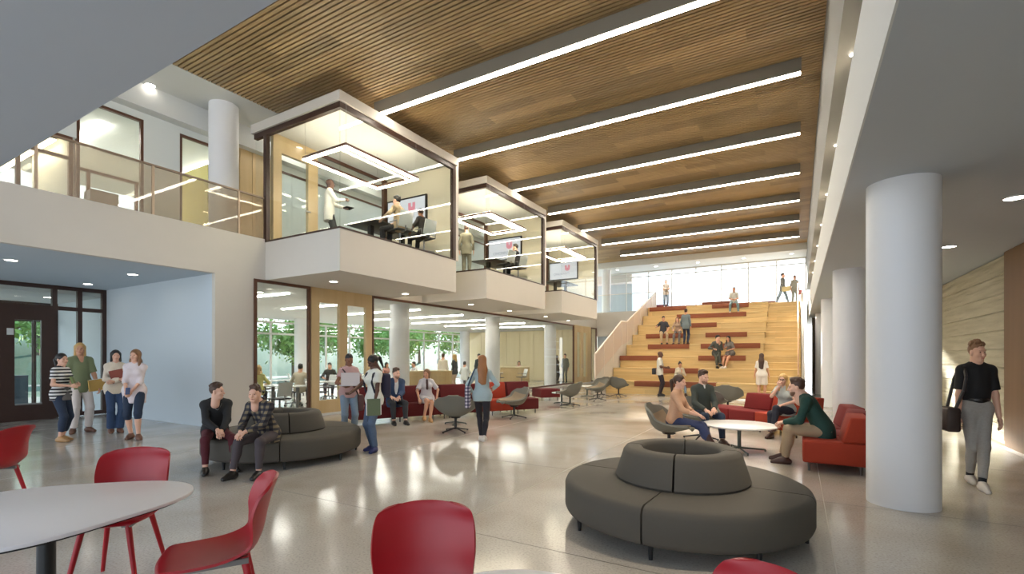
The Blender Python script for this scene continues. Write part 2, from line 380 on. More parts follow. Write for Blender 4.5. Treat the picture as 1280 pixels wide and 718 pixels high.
# storefront
framed('window_8', brownw, pane, 'x', XW, 6.96, 8.53, .06, SO, w=.07, kindlabel='left pane of the classroom storefront')
framed('window_9', brownw, pane, 'x', XW, 10.72, 26.4, .06, SO, w=.07, d=.09, kindlabel='long pane run of the classroom storefront')
framed('window_10', brownw, pane, 'x', XW, 29.1, 30.12, .06, SO, w=.07, kindlabel='last narrow pane of the storefront')
S('baseboard_left', white2, XW-.1, XW+.06, 6.96, 30.1, 0, .06)
def wood_door(name, y0, y1, vb, label):
    r = empty(name, label=None); r['kind'] = 'structure'; r['label'] = label
    x0, x1 = XW-.05, XW+.05
    B('door_head', blond, x0, x1, y0, y1, 3.11, SO, r); B('door_sill', blond, x0, x1, y0, y1, .0, .42, r)
    for a, b in vb: B('stile', blond, x0, x1, a, b, .42, 3.11, r)
    for (a, b), (c2, d2) in zip(vb[:-1], vb[1:]): B('pane', pane, XW-.006, XW+.006, b, c2, .42, 3.11, r)
    h = MB().tube((XW+.10,vb[1][0]+.07,.95),(XW+.10,vb[1][0]+.07,1.2), .012).tube((XW+.05,vb[1][0]+.07,1.0),(XW+.10,vb[1][0]+.07,1.0), .01)
    h.obj('door_handle', steel, r)
    return r
wood_door('door_3', 8.55, 10.70, ((8.55,8.80),(9.47,9.76),(10.46,10.70)), 'blond wood double door into the classroom with two glass lights')
wood_door('door_4', 26.45, 29.05, ((26.45,26.8),(27.4,27.8),(28.4,29.05)), 'blond wood door at the far end of the storefront')
# far landing windows and sky lit left end
framed('window_11', mull, pane, 'y', 33.0, -11.75, .44, UP, 7.43, w=.06, d=.08, vert=(-10.2,-8.67,-7.15,-5.64,-4.12,-2.60,-1.08), horiz=(7.08,), kindlabel='wide landing window wall above the tiered seating')
framed('window_12', mull, pane, 'x', -13.1, 26.1, 33, UP, 7.1, w=.1, vert=(28.2,30.2), kindlabel='side window beyond the meeting rooms')
wing = mat('outside_wing_grey', (196,202,210), .8)
S('wall_outside_wing', wing, -13, -10.25, 34.5, 70, 0, 6.9, label='grey outer wing of the building seen through the landing window')
S('roof_outside_wing', mat('outside_fascia',(226,214,208),.7), -13, -10.0, 33.6, 70, 6.9, 7.55)
# back of the hall behind the camera stays open to daylight through a column line
S('column_back', colw, -11.6, -11.31, -4, -3.6, 0, SO)

# ------------------------------------------------------------------ tiered seating and stair
stepw = wood('honey_oak', (214,186,130), (196,164,106), (.8,14,14), .5, plank=(2.4,.19), axis='xz', tone=.10)
treadw = wood('honey_oak_tread', (216,188,134), (198,168,110), (.8,14,14), .5, plank=(2.4,.26), axis='x', tone=.10)
cush = mat('rust_brown_upholstery', (134,76,50), .8, noise=.12, nscale=30)
seat = empty('tiered_seating', (-4.4,21,0), label='honey oak tiered seating with inset brown blocks climbing to the landing', cat='seating')
XL, XS, XR, Y0, DY, DZ = -7.42, -1.3, .12, 20.0, 1.02, 4.45/8
def SB(nm, m, *b, **k): # box in world coordinates, child of the seating
    x0,x1,y0,y1,z0,z1 = b
    return B(nm, m, x0+4.4, x1+4.4, y0-21, y1-21, z0, z1, seat, **k)
XLk = lambda k: -7.44
for k in range(1,9):
    yk = Y0+DY*k; yn = yk+DY+.02 if k < 8 else 33.0
    SB('tread', treadw, XLk(k), XS, yk-.02, yn, DZ*k-.06, DZ*k, bevel=.008)
    SB('riser_board', stepw, XLk(k), XS, yk, yk+.04, DZ*(k-1), DZ*k-.30)
    SB('riser_board', stepw, XLk(k), XS, yk, yk+.04, DZ*k-.29, DZ*k-.06)
    SB('tier_core', stepw, XL+.02, XS+.004, yk+.04, 32.9, DZ*(k-1), DZ*k-.06)
    for h in (0,1):
        zz = DZ*(k-1)+DZ/2*(h+1); ys = yk-DY/2+DY/2*h+.51
        SB('stair_tread', treadw, XS+.01, XR, ys-.02, (ys+DY/2+.02) if not (k == 8 and h == 1) else 33.0, zz-.05, zz, bevel=.006)
        SB('stair_riser', stepw, XS+.01, XR, ys, 32.9, zz-DZ/2, zz-.05)
SB('stringer', stepw, XS-.03, XS+.01, Y0+DY+.1, 28.2, 0, .55)
for k, sp in {1:[(-6.14,-2.83)],2:[(-5.6,-3.67)],3:[(-7.45,-5.64),(-3.84,-1.92)],4:[(-6.36,-4.42),(-3.9,-1.42)],5:[(-6.73,-4.85),(-3.85,-2.03)],6:[(-5.2,-3.48)],7:[(-5.62,-2.23)],8:[(-7.35,-5.32),(-3.99,-2.2)]}.items():
    yk = Y0+DY*k
    for a, b in sp: SB('seat_block', cush, a, b, yk-.05, yk+.42, DZ*k-.215, DZ*k+.012, bevel=.01)
# left guard of the tiered seating
pinkw = mat('guard_panel', (206,190,176), .5); railw = mat('rail_cap', (226,214,200), .4)
gd = empty('stair_guard', (-7.5,20,0), label='pale raking guard rail up the left side of the tiered seating', cat='railing')
gx = .0
segs = [((19.8,.62),(19.8,1.72),(23.4,3.38),(23.4,2.15)), ((23.4,2.15),(23.4,3.38),(24.3,3.40),(24.3,2.32)), ((24.3,2.32),(24.3,3.40),(30.2,5.58),(30.2,4.5))]
for q in segs:
    v = [(gx+dx, p[0]-20, p[1]) for dx in (-.02,.02) for p in q]
    MB().add(v, [(0,1,2,3),(7,6,5,4),(0,4,5,1),(1,5,6,2),(2,6,7,3),(3,7,4,0)]).obj('guard_panel', pinkw, gd)
    MB().tube((gx,q[1][0]-20,q[1][1]), (gx,q[2][0]-20,q[2][1]), .04).obj('handrail', railw, gd)
for yy in (19.8,20.9,22.1,23.4,24.3,25.5,26.7,27.9,29.1,30.2):
    zt = np.interp(yy,[19.8,23.4,24.3,30.2],[1.72,3.38,3.40,5.58]); zb = np.interp(yy,[19.8,23.4,24.3,30.2],[.62,2.15,2.32,4.5])
    B('post', railw, -.035, .035, yy-20-.03, yy-20+.03, zb-.25, zt, gd)
MB().add([(gx+dx, p[0], p[1]) for dx in (-.03,.03) for p in ((-.3,0),(-.3,.7),(3.4,2.2),(4.3,2.35),(10.2,4.52),(10.2,0))], [(0,1,2,3,4,5),(11,10,9,8,7,6)]+[(i,6+i,6+(i+1)%6,(i+1)%6) for i in range(6)]).obj('stringer_wall', white, gd)
hr = empty('stair_handrail', (.02,21,0), label='copper toned handrail along the right of the stair', cat='railing')
cop = mat('copper_rail', (204,164,132), .35, .3)
MB().path([(0,-.4,.95),(0,0,1.3),(0,7.2,5.35),(0,9,5.4)], .025).obj('handrail', cop, hr)
for yy in (0,1.8,3.6,5.4,7.2): B('post', cop, -.012, .012, yy-.012, yy+.012, .35+yy*.556, 1.3+yy*.5625, hr)
# far balcony guard and corridor guard
fg = empty('balcony_guard', (-9.4,30.2,4.51), label='clear glass guard along the far white balcony edge', cat='railing')
for a, b in ((-1.9,-.6),(-.58,.6),(.62,1.85)): B('guard_pane', pane, a, b, -.01, .01, 0, 1.1, fg)
B('rail_cap', railw, -1.9, 1.85, -.02, .02, 1.1, 1.13, fg)
cg = empty('corridor_guard', (XW-.05,4,4.51), label='frosted glass guard along the upper corridor edge at the left', cat='railing')
for a, b in ((-.45,1.32-.46),(.86+.03,2.6),(2.63,3.24)): pass
ys = [-.91-1.77, -.91, .86, 2.63, 3.30]
for a, b in zip(ys[:-1], ys[1:]): B('guard_pane', pane_f, -.01, .01, a+.02, b-.02, 0, 1.0, cg)
B('rail_cap', mat('rail_bronze',(150,128,108),.4), -.025, .025, ys[0], ys[-1], 1.0, 1.035, cg)
for a in ys[1:]: B('post', mat('post_tan',(196,172,146),.45), -.02, .02, a-.02, a+.02, 0, 1.0, cg)
for a in (12.3-.0,18.1): # guards between the meeting rooms
    pass
# landing bench
bn = empty('landing_bench', (-4,32.2,UP), label='long rust brown bench under the landing window', cat='bench')
for x0, x1 in ((-3.2,-1.6),(-1.58,0),(.02,1.6),(1.62,2.9)): B('seat', cush, x0, x1, -.3, .35, 0, .42, bn, bevel=.03)
B('backrest', cush, -1.2, .6, .25, .45, .42, .62, bn, bevel=.04)
B('end_block', mat('dark_red_block',(110,40,44),.7), -3.9, -3.22, -.3, .4, 0, .55, bn, bevel=.02)

# ------------------------------------------------------------------ lamps
ordn = ['first','second','third','fourth','fifth','sixth','seventh','eighth']
for i in range(8):
    y = 8.58+3.17*i
    t = empty('linear_light', (-4.4,y,7.5), label='%s suspended linear light from the front under the slatted ceiling' % ordn[i], cat='light', group='linear lights under the slatted ceiling')
    MB().box(-4.47,4.47,-.085,.085,.012,.295).obj('housing', fixt, t)
    MB().box(-4.45,4.45,-.064,.064,0,.014).obj('diffuser', E_strip, t)
dle = None
def downlight(x, y, z, label, r=.1, group='recessed ceiling downlights'):
    global dle
    if dle is None:
        t = empty('downlight', (x,y,z), label=label, cat='downlight', group=group); dle = t
        MB().lathe([(.115,0),(.115,-.012),(.095,-.014),(.095,0)], 24).obj('trim_ring', white2, t)
        MB().lathe([(0,-.008),(.096,-.008),(.096,-.001)], 24).obj('lens', E_down, t)
        return t
    return copytree(dle, (x,y,z), 0, label, group)
for (x,y,z,l) in [(2.22,8.0,SO,'downlight in the right lower ceiling nearest the picture edge'),(2.23,10.95,SO,'downlight in the right lower ceiling beside the column head'),(2.23,14,SO,'third downlight of the colonnade ceiling'),(2.23,17,SO,'fourth downlight of the colonnade ceiling'),
    (-10.0,8.23,SO,'downlight in the soffit under the nearest meeting box, above the left storefront pane'),(-10.08,10.9,SO,'downlight in the soffit above the wooden double door'),(-10.1,14.3,SO,'downlight in the soffit under the gap between first and second box'),(-10.1,17.0,SO,'downlight in the soffit under the middle meeting box'),(-10.1,20.3,SO,'downlight in the soffit under the gap before the last box'),(-10.2,23.1,SO,'downlight in the soffit under the last meeting box'),
    (-13.2,3.23,SO,'downlight in the entrance recess ceiling at the far left edge'),(-15.8,5.29,SO,'downlight in the entrance recess ceiling near the glazing'),(-13.1,5.2,SO,'downlight in the entrance recess ceiling near the white wall'),(-18.2,5.2,3.3,'downlight inside the entrance vestibule'),
    (-13.6+.9,5.38,CE,'downlight in the upper corridor ceiling nearest the dark soffit'),(-12.7,8.4,CE,'downlight in the upper corridor ceiling beside the first meeting box'),(-15.9,5.4,7.1,'downlight seen through the upper corridor window'),
    (-10.35,31.5,7.43,'leftmost downlight of the landing ceiling row'),(-7.81,31.5,7.43,'second downlight from left in the landing ceiling row'),(-5.27,31.5,7.43,'middle downlight of the landing ceiling row'),(-2.73,31.5,7.43,'fourth downlight from left in the landing ceiling row'),(-.3,31.5,7.43,'rightmost downlight of the landing ceiling row'),
    (-13.2,8.3,3.46,'downlight seen through the left storefront pane'),(-14.2,13.2,3.46,'downlight in the classroom ceiling beside the first column'),(-13.6,20.5,3.46,'downlight in the classroom ceiling by the second column'),(-13.4,26.8,3.46,'downlight in the classroom ceiling by the third column')]:
    downlight(x,y,z,l)
for k, y in enumerate((4.5,7.6,10.7,13.8,16.9,20,23.1,26.2)):   # small lamps washing the gallery recess
    t = empty('recess_lamp', (.60,y,5.49), label='small lamp %s in the gallery recess counted from the front' % ordn[k], cat='light', group='gallery recess lamps')
    MB().tube((0,0,0),(0,0,-.012),.022,n=12).obj('lamp_body', E_down, t)
    lp_ = bpy.data.lights.new('recess_spot','SPOT'); lp_.energy = 240; lp_.spot_size = 2.0; lp_.spot_blend = .8; lp_.color = (1,.86,.68); lp_.shadow_soft_size = .03
    lo = bpy.data.objects.new('recess_spot', lp_); COL.objects.link(lo); lo.parent = t; lo.location = (0,0,-.05); lo.rotation_euler = (0,-.25,0)
for k, (x0,x1,y) in enumerate([(-17,-12.6,8.8),(-17,-12.6,11.6),(-17,-12.6,14.4),(-18,-12.6,17.2),(-18,-12.6,20),(-18,-12.6,22.8),(-18,-12.6,25.6)]):
    t = empty('classroom_strip_light', (x0,y,3.438), label='%s strip light from the front on the classroom ceiling' % ordn[k], cat='light', group='classroom strip lights')
    MB().box(0,x1-x0,-.035,.035,-.02,.02).obj('diffuser', E_class, t)
for k in range(6):  # strips added to brighten the upper corridor
    y = 9.0+2.6*k
    t = empty('corridor_fill_strip', (-12.2,y,7.78), label='%s added fill strip light across the upper corridor ceiling behind the meeting rooms' % ordn[k], cat='light', group='added corridor fill strips')
    MB().box(-.62,.62,-.05,.05,-.015,.018).obj('diffuser', E_class, t)
for k, (y, z) in enumerate(((3.55,6.6),(4.0,6.25))):
    t = empty('corridor_strip_light', (-14.9,y,z), label=('upper' if k == 0 else 'lower')+' of two strip lights seen through the far left upper glazing', cat='light', group='strip lights at the far left')
    MB().box(-2.2,1.2,-.05,.05,0,.02).obj('diffuser', E_pend, t); MB().box(-2.2,1.2,-.06,.06,.02,.1).obj('housing', fixt, t)

for k, y in enumerate((5.0,7.6)):  # strips added to brighten the room behind the windows
    t = empty('studio_fill_strip', (-15.6,y,7.06), label=('first' if k == 0 else 'second')+' added fill strip inside the room behind the upper corridor windows', cat='light', group='added studio fill strips')
    MB().box(-1.6,1.6,-.06,.06,-.015,.02).obj('diffuser', E_class, t)
# ------------------------------------------------------------------ projecting meeting rooms
screenm = emat('screen_white', (236,238,240), .45)
def text_mesh(txt, size):
    cu = bpy.data.curves.new('txt', 'FONT'); cu.body = txt; cu.size = size; cu.extrude = .001; cu.align_x = 'CENTER'
    o = bpy.data.objects.new('txt', cu); COL.objects.link(o); dg = bpy.context.evaluated_depsgraph_get()
    me = bpy.data.meshes.new_from_object(o.evaluated_get(dg)); bpy.data.objects.remove(o); return me
txtm = text_mesh('CINCINNATI', .155); txtm.materials.append(emat('screen_grey', (168,170,178), .4))
redm = emat('screen_red', (222,140,152), .55)
roomw = mat('meeting_room_wall', (236,226,202), .7)
near = ['nearest', 'middle', 'farthest']
frameline = brown
PODS = []
for i in range(3):
    y0 = 7.26+5.80*i; y1 = y0+4.19; xf = -8.62; xb = XW
    p = empty('meeting_room', (xf,y0,0), label='%s projecting glass fronted meeting room above the hall' % near[i], cat='room', group='projecting meeting rooms'); PODS.append(p)
    def PB(nm, m, x0,x1,a,b,z0,z1, par=p, **k): return B(nm, m, x0-xf, x1-xf, a-y0, b-y0, z0, z1, par, **k)
    PB('base', white, xb+.002, xf, y0, y1, SO+.001, 4.43)
    PB('floor_slab', mat('meeting_carpet',(104,104,100),.9), xb, xf-.1, y0+.1, y1-.1, 4.43, 4.455)
    PB('roof_fascia', white, xb-.5, xf+.06, y0-.06, y1+.02, 7.20, 7.42)
    PB('room_ceiling', white2, xb, xf-.09, y0+.09, y1-.18, 7.185, 7.199)
    PB('side_wall', roomw, xb, xf-.09, y1-.16, y1-.02, 4.455, 7.185)
    PB('corner_post', white, xf-.16, xf+.0, y1-.02, y1+.12, 4.43, 7.42)
    for nm, bx in (('frame_bar',(xf-.09,xf+.01,y0-.01,y1-.02,7.07,7.20)),('frame_bar',(xf-.09,xf+.01,y0-.01,y1-.02,4.43,4.47)),('frame_bar',(xf-.10,xf+.012,y1-.15,y1-.02,4.47,7.07)),
                   ('frame_bar',(xb-.45,xf-.09,y0-.01,y0+.09,7.07,7.20)),('frame_bar',(xb,xf-.09,y0-.01,y0+.05,4.43,4.47)),('frame_bar',(xb-.06,xb+.06,y0-.01,y0+.09,4.47,7.07))):
        PB(nm, frameline, *bx)
    PB('pane', pane, xf-.045, xf-.033, y0+.02, y1-.15, 4.47, 7.07); PB('pane', pane, xb+.06, xf-.03, y0+.03, y0+.042, 4.47, 7.07)
    PB('pane', pane, xb-.45, xb-.06, y0+.03, y0+.042, 4.47, 7.07)
    # back wall: blond door and glazing to the corridor
    PB('door_frame', blond, xb, xb+.1, y0+.15, y0+.38, 4.455, 7.185); PB('door_frame', blond, xb, xb+.1, y0+1.15, y0+1.45, 4.455, 7.185)
    PB('door_frame', blond, xb, xb+.1, y0+.38, y0+1.15, 6.75, 7.185); PB('door_frame', blond, xb, xb+.1, y0+.38, y0+1.15, 4.455, 4.62)
    PB('pane', pane, xb+.045, xb+.055, y0+.38, y0+1.15, 4.62, 6.75)
    PB('door_handle', steel, xb+.1, xb+.14, y0+1.06, y0+1.2, 5.45, 5.48)
    PB('pane', pane, xb+.045, xb+.055, y0+1.45, y1-.3, 4.5, 7.1)
    PB('frame_bar', brownw, xb, xb+.1, y1-.30, y1-.16, 4.455, 7.185); PB('frame_bar', brownw, xb+.02, xb+.08, y0+1.45, y1-.3, 4.455, 4.5); PB('frame_bar', brownw, xb+.02, xb+.08, y0+1.45, y1-.3, 7.1, 7.185)
    # wall screen
    t = empty('wall_screen', (-10.35,y1-.17,6.03), label='white wall screen with red mark in the %s meeting room' % near[i], cat='screen', group='meeting room screens')
    MB().box(-.80,.80,-.06,0,-.46,.46).obj('bezel', black, t); MB().box(-.75,.75,-.066,-.058,-.41,.41).obj('display', screenm, t)
    o = link('lettering', txtm, t); o.location = (-.1,-.068,-.20); o.rotation_euler = (PI/2,0,0)
    sh = [(-.13,.16),(-.13,-.02),(-.10,-.09),(-.03,-.13),(.05,-.13),(.12,-.09),(.15,-.02),(.15,.16),(.04,.16),(.04,.05),(.03,.03),(-.0,.03),(-.02,.05),(-.02,.16)]
    m = MB(); m.add([(a+.22,-.068,b+.12) for a,b in sh]+[(a+.22,-.066,b+.12) for a,b in sh], [tuple(range(14))]+[tuple(range(27,13,-1))]); m.obj('emblem', redm, t)
    # rectangular ring pendant
    pz = 6.22
    t = empty('ring_pendant', (-9.25,y0+1.25,pz), label='glowing rectangular ring pendant in the %s meeting room' % near[i], cat='light', group='meeting room pendants')
    a, b = .74, 1.18
    for bx in ((-a,a,-b,-b+.09),(-a,a,b-.09,b),(-a,-a+.09,-b+.09,b-.09),(a-.09,a,-b+.09,b-.09)):
        MB().box(*bx,0,.02).obj('diffuser', E_pend, t); MB().box(*bx,.02,.085).obj('housing', brownw, t); MB().box(bx[0]+.015,bx[1]-.015,bx[2]+.015,bx[3]-.015,.085,.092).obj('uplight', E_pend, t)
    for sxx in (-a+.045,a-.045):
        for syy in (-b+.045,b-.045): MB().tube((sxx,syy,.08),(sxx,syy,.965),.003,n=5).obj('cable', steel, t)
# ------------------------------------------------------------------ furniture
def shell(prof, wid, lift, wrap, nT=14, th=.014, skew=None):
    """curved sheet: prof [(y,z)], half widths, edge lift in z and edge wrap in y per profile point; smooth interpolated"""
    K = 34; s = np.linspace(0,1,K); k = np.linspace(0,1,len(prof))
    def cr(vals):  # smooth (Catmull-Rom) resampling
        v = np.array(vals, float); out = []
        for t in s*(len(v)-1):
            i = min(int(t), len(v)-2); f = t-i
            p0, p1, p2, p3 = v[max(i-1,0)], v[i], v[i+1], v[min(i+2,len(v)-1)]
            out.append(.5*((2*p1)+(-p0+p2)*f+(2*p0-5*p1+4*p2-p3)*f*f+(-p0+3*p1-3*p2+p3)*f**3))
        return np.array(out)
    py, pz, w, li, wr = cr([p[0] for p in prof]), cr([p[1] for p in prof]), cr(wid), cr(lift), cr(wrap)
    t = np.linspace(-1,1,nT+1)
    P = np.zeros((K,nT+1,3))
    for i in range(K):
        P[i,:,0] = w[i]*t; P[i,:,1] = py[i]+wr[i]*np.abs(t)**2.2; P[i,:,2] = pz[i]+li[i]*np.abs(t)**2.2
    du = np.gradient(P, axis=0); dv = np.gradient(P, axis=1); n = np.cross(dv, du); n /= np.maximum(np.linalg.norm(n,axis=2,keepdims=True),1e-9)
    Q = P+n*th
    m = MB(); a = K*(nT+1); vs = [tuple(p) for p in P.reshape(-1,3)]+[tuple(p) for p in Q.reshape(-1,3)]
    I = lambda i,j: i*(nT+1)+j
    fs = []
    for i in range(K-1):
        for j in range(nT):
            q = (I(i,j),I(i,j+1),I(i+1,j+1),I(i+1,j)); fs.append(q); fs.append(tuple(x+a for x in q[::-1]))
    for i in range(K-1):
        for j in (0,nT): fs.append((I(i,j),I(i+1,j),I(i+1,j)+a,I(i,j)+a))
    for j in range(nT):
        for i in (0,K-1): fs.append((I(i,j),I(i,j+1),I(i,j+1)+a,I(i,j)+a))
    return m.add(vs, fs)
red = mat('red_shell', (156,12,26), .42, noise=.05, nscale=8)
redl = mat('red_leg', (160,14,28), .45)
greyp = mat('grey_glide', (120,118,116), .5)
def red_chair():
    t = empty('shell_chair')
    prof = [(.23,.435),(.20,.452),(.08,.440),(-.06,.432),(-.17,.45),(-.225,.53),(-.25,.64),(-.275,.74),(-.292,.79),(-.300,.815),(-.305,.826)]
    shell(prof, [.17,.215,.235,.235,.225,.230,.238,.236,.228,.20,.13], [-.01,.0,.012,.03,.05,.03,.01,.0,-.008,-.016,-.010], [-.015,-.01,0,.0,.01,.05,.075,.07,.05,.04,.02]).obj('seat_shell', red, t, smooth=True, angle=80)
    for sx in (-1,1):
        for fy, ty in ((.15,.215),(-.15,-.235)):
            MB().tube((sx*.13,fy,.435),(sx*.215,ty,0), .020,.013,12).obj('leg', redl, t, smooth=True)
    m = MB()
    for sx in (-.13,.13): m.box(sx-.03,sx+.03,-.17,.17,.405,.432)
    m.obj('seat_bracket', greyp, t)
    return t
ch = red_chair()
rc = [(-4.15,1.56,(.72,-.69),'red shell chair behind the white table, seen from its front'),
      (-2.88,1.52,(-.503,-.864),'red shell chair in profile at the right of the white table'),
      (-1.35,1.56,(.62,-.78),'red shell chair cut by the lower picture edge in the centre'),
      (-.22,1.55,(-.6,-.8),'red shell chair of which only the top edge shows at the bottom'),
      (-7.08,1.55,(-.74,-.55),'red shell chair behind the table at the far left, seen from the back'),
      (-8.05,1.50,(-.25,-.97),'red shell chair mostly cut by the left picture edge')]
for i, (x,y,d,l) in enumerate(rc):
    rz = math.atan2(-d[0], d[1])
    if i == 0: ch.location = (x,y,0); ch.rotation_euler = (0,0,rz); ch.scale = (.97,1.1,1.1); tag(ch, l, 'chair', 'red shell chairs')
    else: copytree(ch, (x,y,0), rz, l, 'red shell chairs')
ttop = mat('white_laminate', (228,226,229), .35); edge = mat('ply_edge', (196,192,190), .5)
def cafe_table(x, y, label, th=1.31):
    t = empty('cafe_table', (x,y,0), label=label, cat='table')
    def pts(r, n=64): return [((r+.066*math.cos(3*(2*PI*i/n-th)))*math.cos(2*PI*i/n), (r+.066*math.cos(3*(2*PI*i/n-th)))*math.sin(2*PI*i/n)) for i in range(n)]
    MB().prism(pts(.645), .718, .74).obj('tabletop', ttop, t, bevel=.006)
    MB().prism(pts(.60), .700, .717).obj('under_plate', dark, t)
    MB().tube((0,0,.02),(0,0,.70), .042, n=24).obj('stem', dark, t, smooth=True)
    MB().lathe([(0,.022),(.25,.018),(.28,.008),(.28,0),(0,0)], 40).obj('base_plate', dark, t, smooth=True)
    return t
cafe_table(-3.70,1.05,'white rounded cafe table on a dark stem in the lower left corner')
cafe_table(-.60,1.12,'white cafe table whose far edge just shows at the lower picture edge', 2.2)
# round sofas
taupe = mat('taupe_upholstery', (84,79,71), .85, noise=.08, nscale=160, bump=.15, bscale=400)
def round_sofa(x, y, rz, label, R=1.12):
    t = empty('round_sofa', (x,y,0), rz, label, 'sofa', 'taupe round sofas')
    g = .008
    seatp = [(.30,.12),(R-.05,.11),(R-.015,.125),(R,.16),(R,.36),(R-.02,.405),(R-.06,.425),(.30,.43)]
    b0 = [(.60,.425),(.62,.45),(.545,.69),(.52,.72),(.49,.73),(.40,.73),(.37,.72),(.355,.69),(.33,.44),(.33,.425)]
    for k in range(4):
        a = k*PI/2
        MB().lathe(seatp, 20, a0=a+g/R, a1=a+PI/2-g/R, close=True).obj('seat_segment', taupe, t, smooth=True, angle=50)
        MB().lathe(b0, 16, a0=a+.16+g/.5, a1=a+.16+PI/2-g/.5, close=True).obj('backrest_segment', taupe, t, smooth=True, angle=50)
    MB().lathe([(.28,.12),(R-.08,.12),(R-.08,.16),(.28,.16)], 32, close=True).obj('under_frame', black, t)
    for k in range(8):
        a = k*PI/4+.07*(1 if k % 2 else -1)*0+.05
        for r in ((R-.07,) if k % 2 else (R-.07,)):
            MB().tube((r*math.cos(a),r*math.sin(a),.13),(r*math.cos(a),r*math.sin(a),0), .024,.016,10).obj('leg', black, t)
    return t
# seams point at the camera: the near seam leaves the front of the sofa left of centre
round_sofa(-.98,4.92,math.radians(-94),'large taupe round sofa in the right foreground with an open ring backrest')
round_sofa(-7.22,4.98,math.radians(-38),'taupe round sofa at the left by the white wall, two people sitting on it', 1.18)
# modular sofas
crim = mat('crimson_upholstery', (116,20,20), .85, noise=.1, nscale=120)
orng = mat('burnt_orange_upholstery', (156,50,24), .85, noise=.1, nscale=120)
oxbl = mat('dark_red_upholstery', (92,14,17), .85, noise=.1, nscale=120)
legm = mat('grey_metal_leg', (92,90,88), .4, .5)
def sofa_module(x, y, tgt, w, d, m, label, group, back=True, bh=.78, z0=.12, wf=None):
    rz = math.atan2(-tgt[0], tgt[1]); wf = wf or w
    t = empty('sofa_module', (x,y,0), rz, label, 'sofa', group)
    h = d/2
    MB().prism([(-w/2,-h),(w/2,-h),(wf/2,h),(-wf/2,h)], z0, .43).obj('seat', m, t, bevel=.03, bseg=3)
    if back:
        v = []
        for xx, q in ((-w/2+.005,0),(w/2-.005,0)):
            v += [(xx,-h+.02,.432),(xx,-h+.30,.432),(xx,-h+.20,bh),(xx,-h-.02,bh)]
        MB().add(v, [(0,1,2,3),(7,6,5,4),(0,4,5,1),(1,5,6,2),(2,6,7,3),(3,7,4,0)]).obj('backrest', m, t, bevel=.025, bseg=3)
    for sx in (-1,1):
        for sy in (-1,1):
            MB().tube((sx*(w/2-.08),sy*(h-.08),z0+.01),(sx*(w/2-.08),sy*(h-.08),0), .02,.015,10).obj('leg', legm, t)
    return t
gR = 'red and orange sofa modules by the colonnade'; gL = 'dark red sofa modules along the storefront'
sofa_module(.44,8.36,(-1,0),.74,.76,orng,'burnt orange sofa module by the column with the man in green on it',gR)
sofa_module(.52,9.14,(-1,-.04),.78,.76,crim,'crimson sofa module just behind the man in green',gR,wf=.74)
sofa_module(.50,9.96,(-1,-.12),.80,.76,crim,'crimson sofa module second behind the man in green',gR,wf=.7)
sofa_module(-.17,11.63,(-.62,-.78),1.02,.76,orng,'burnt orange sofa module under the blond woman',gR)
sofa_module(-.86,12.17,(-.6,-.8),.70,.76,crim,'crimson sofa module left of the blond woman',gR)
sofa_module(-1.56,12.66,(-.55,-.83),.95,.76,crim,'low crimson bench module without a back beside the grey chairs',gR,back=False)
pl = [(-9.0,7.9),(-8.38,9.0),(-7.86,10.1),(-7.25,11.12)]
lb = ['dark red sofa module at the left end behind the girl with the backpack','dark red sofa module under the man in the blue blazer','dark red sofa module behind the swivel chair, right of the seated woman']
for (a,b), l in zip(zip(pl[:-1],pl[1:]), lb):
    dx, dy = b[0]-a[0], b[1]-a[1]; L = math.hypot(dx,dy); nx, ny = dy/L, -dx/L
    sofa_module((a[0]+b[0])/2-nx*.42, (a[1]+b[1])/2-ny*.42, (nx,ny), L+.02, .84, oxbl, l, gL, bh=.85, wf=L-.02)
for a, b, m, l in (((-7.22,11.16),(-6.82,11.80),orng,'narrow burnt orange module in the dark red storefront sofa'),((-6.80,11.83),(-6.40,12.45),oxbl,'dark red sofa module at the right end of the storefront sofa')):
    dx, dy = b[0]-a[0], b[1]-a[1]; L = math.hypot(dx,dy); nx, ny = dy/L, -dx/L
    sofa_module((a[0]+b[0])/2-nx*.42, (a[1]+b[1])/2-ny*.42, (nx,ny), L-.01, .84, m, l, gL, bh=.88)
sofa_module(-8.15,16.4,(.8,-.6),.8,.8,oxbl,'small dark red ottoman past the right end of the storefront sofa',gL,back=False)
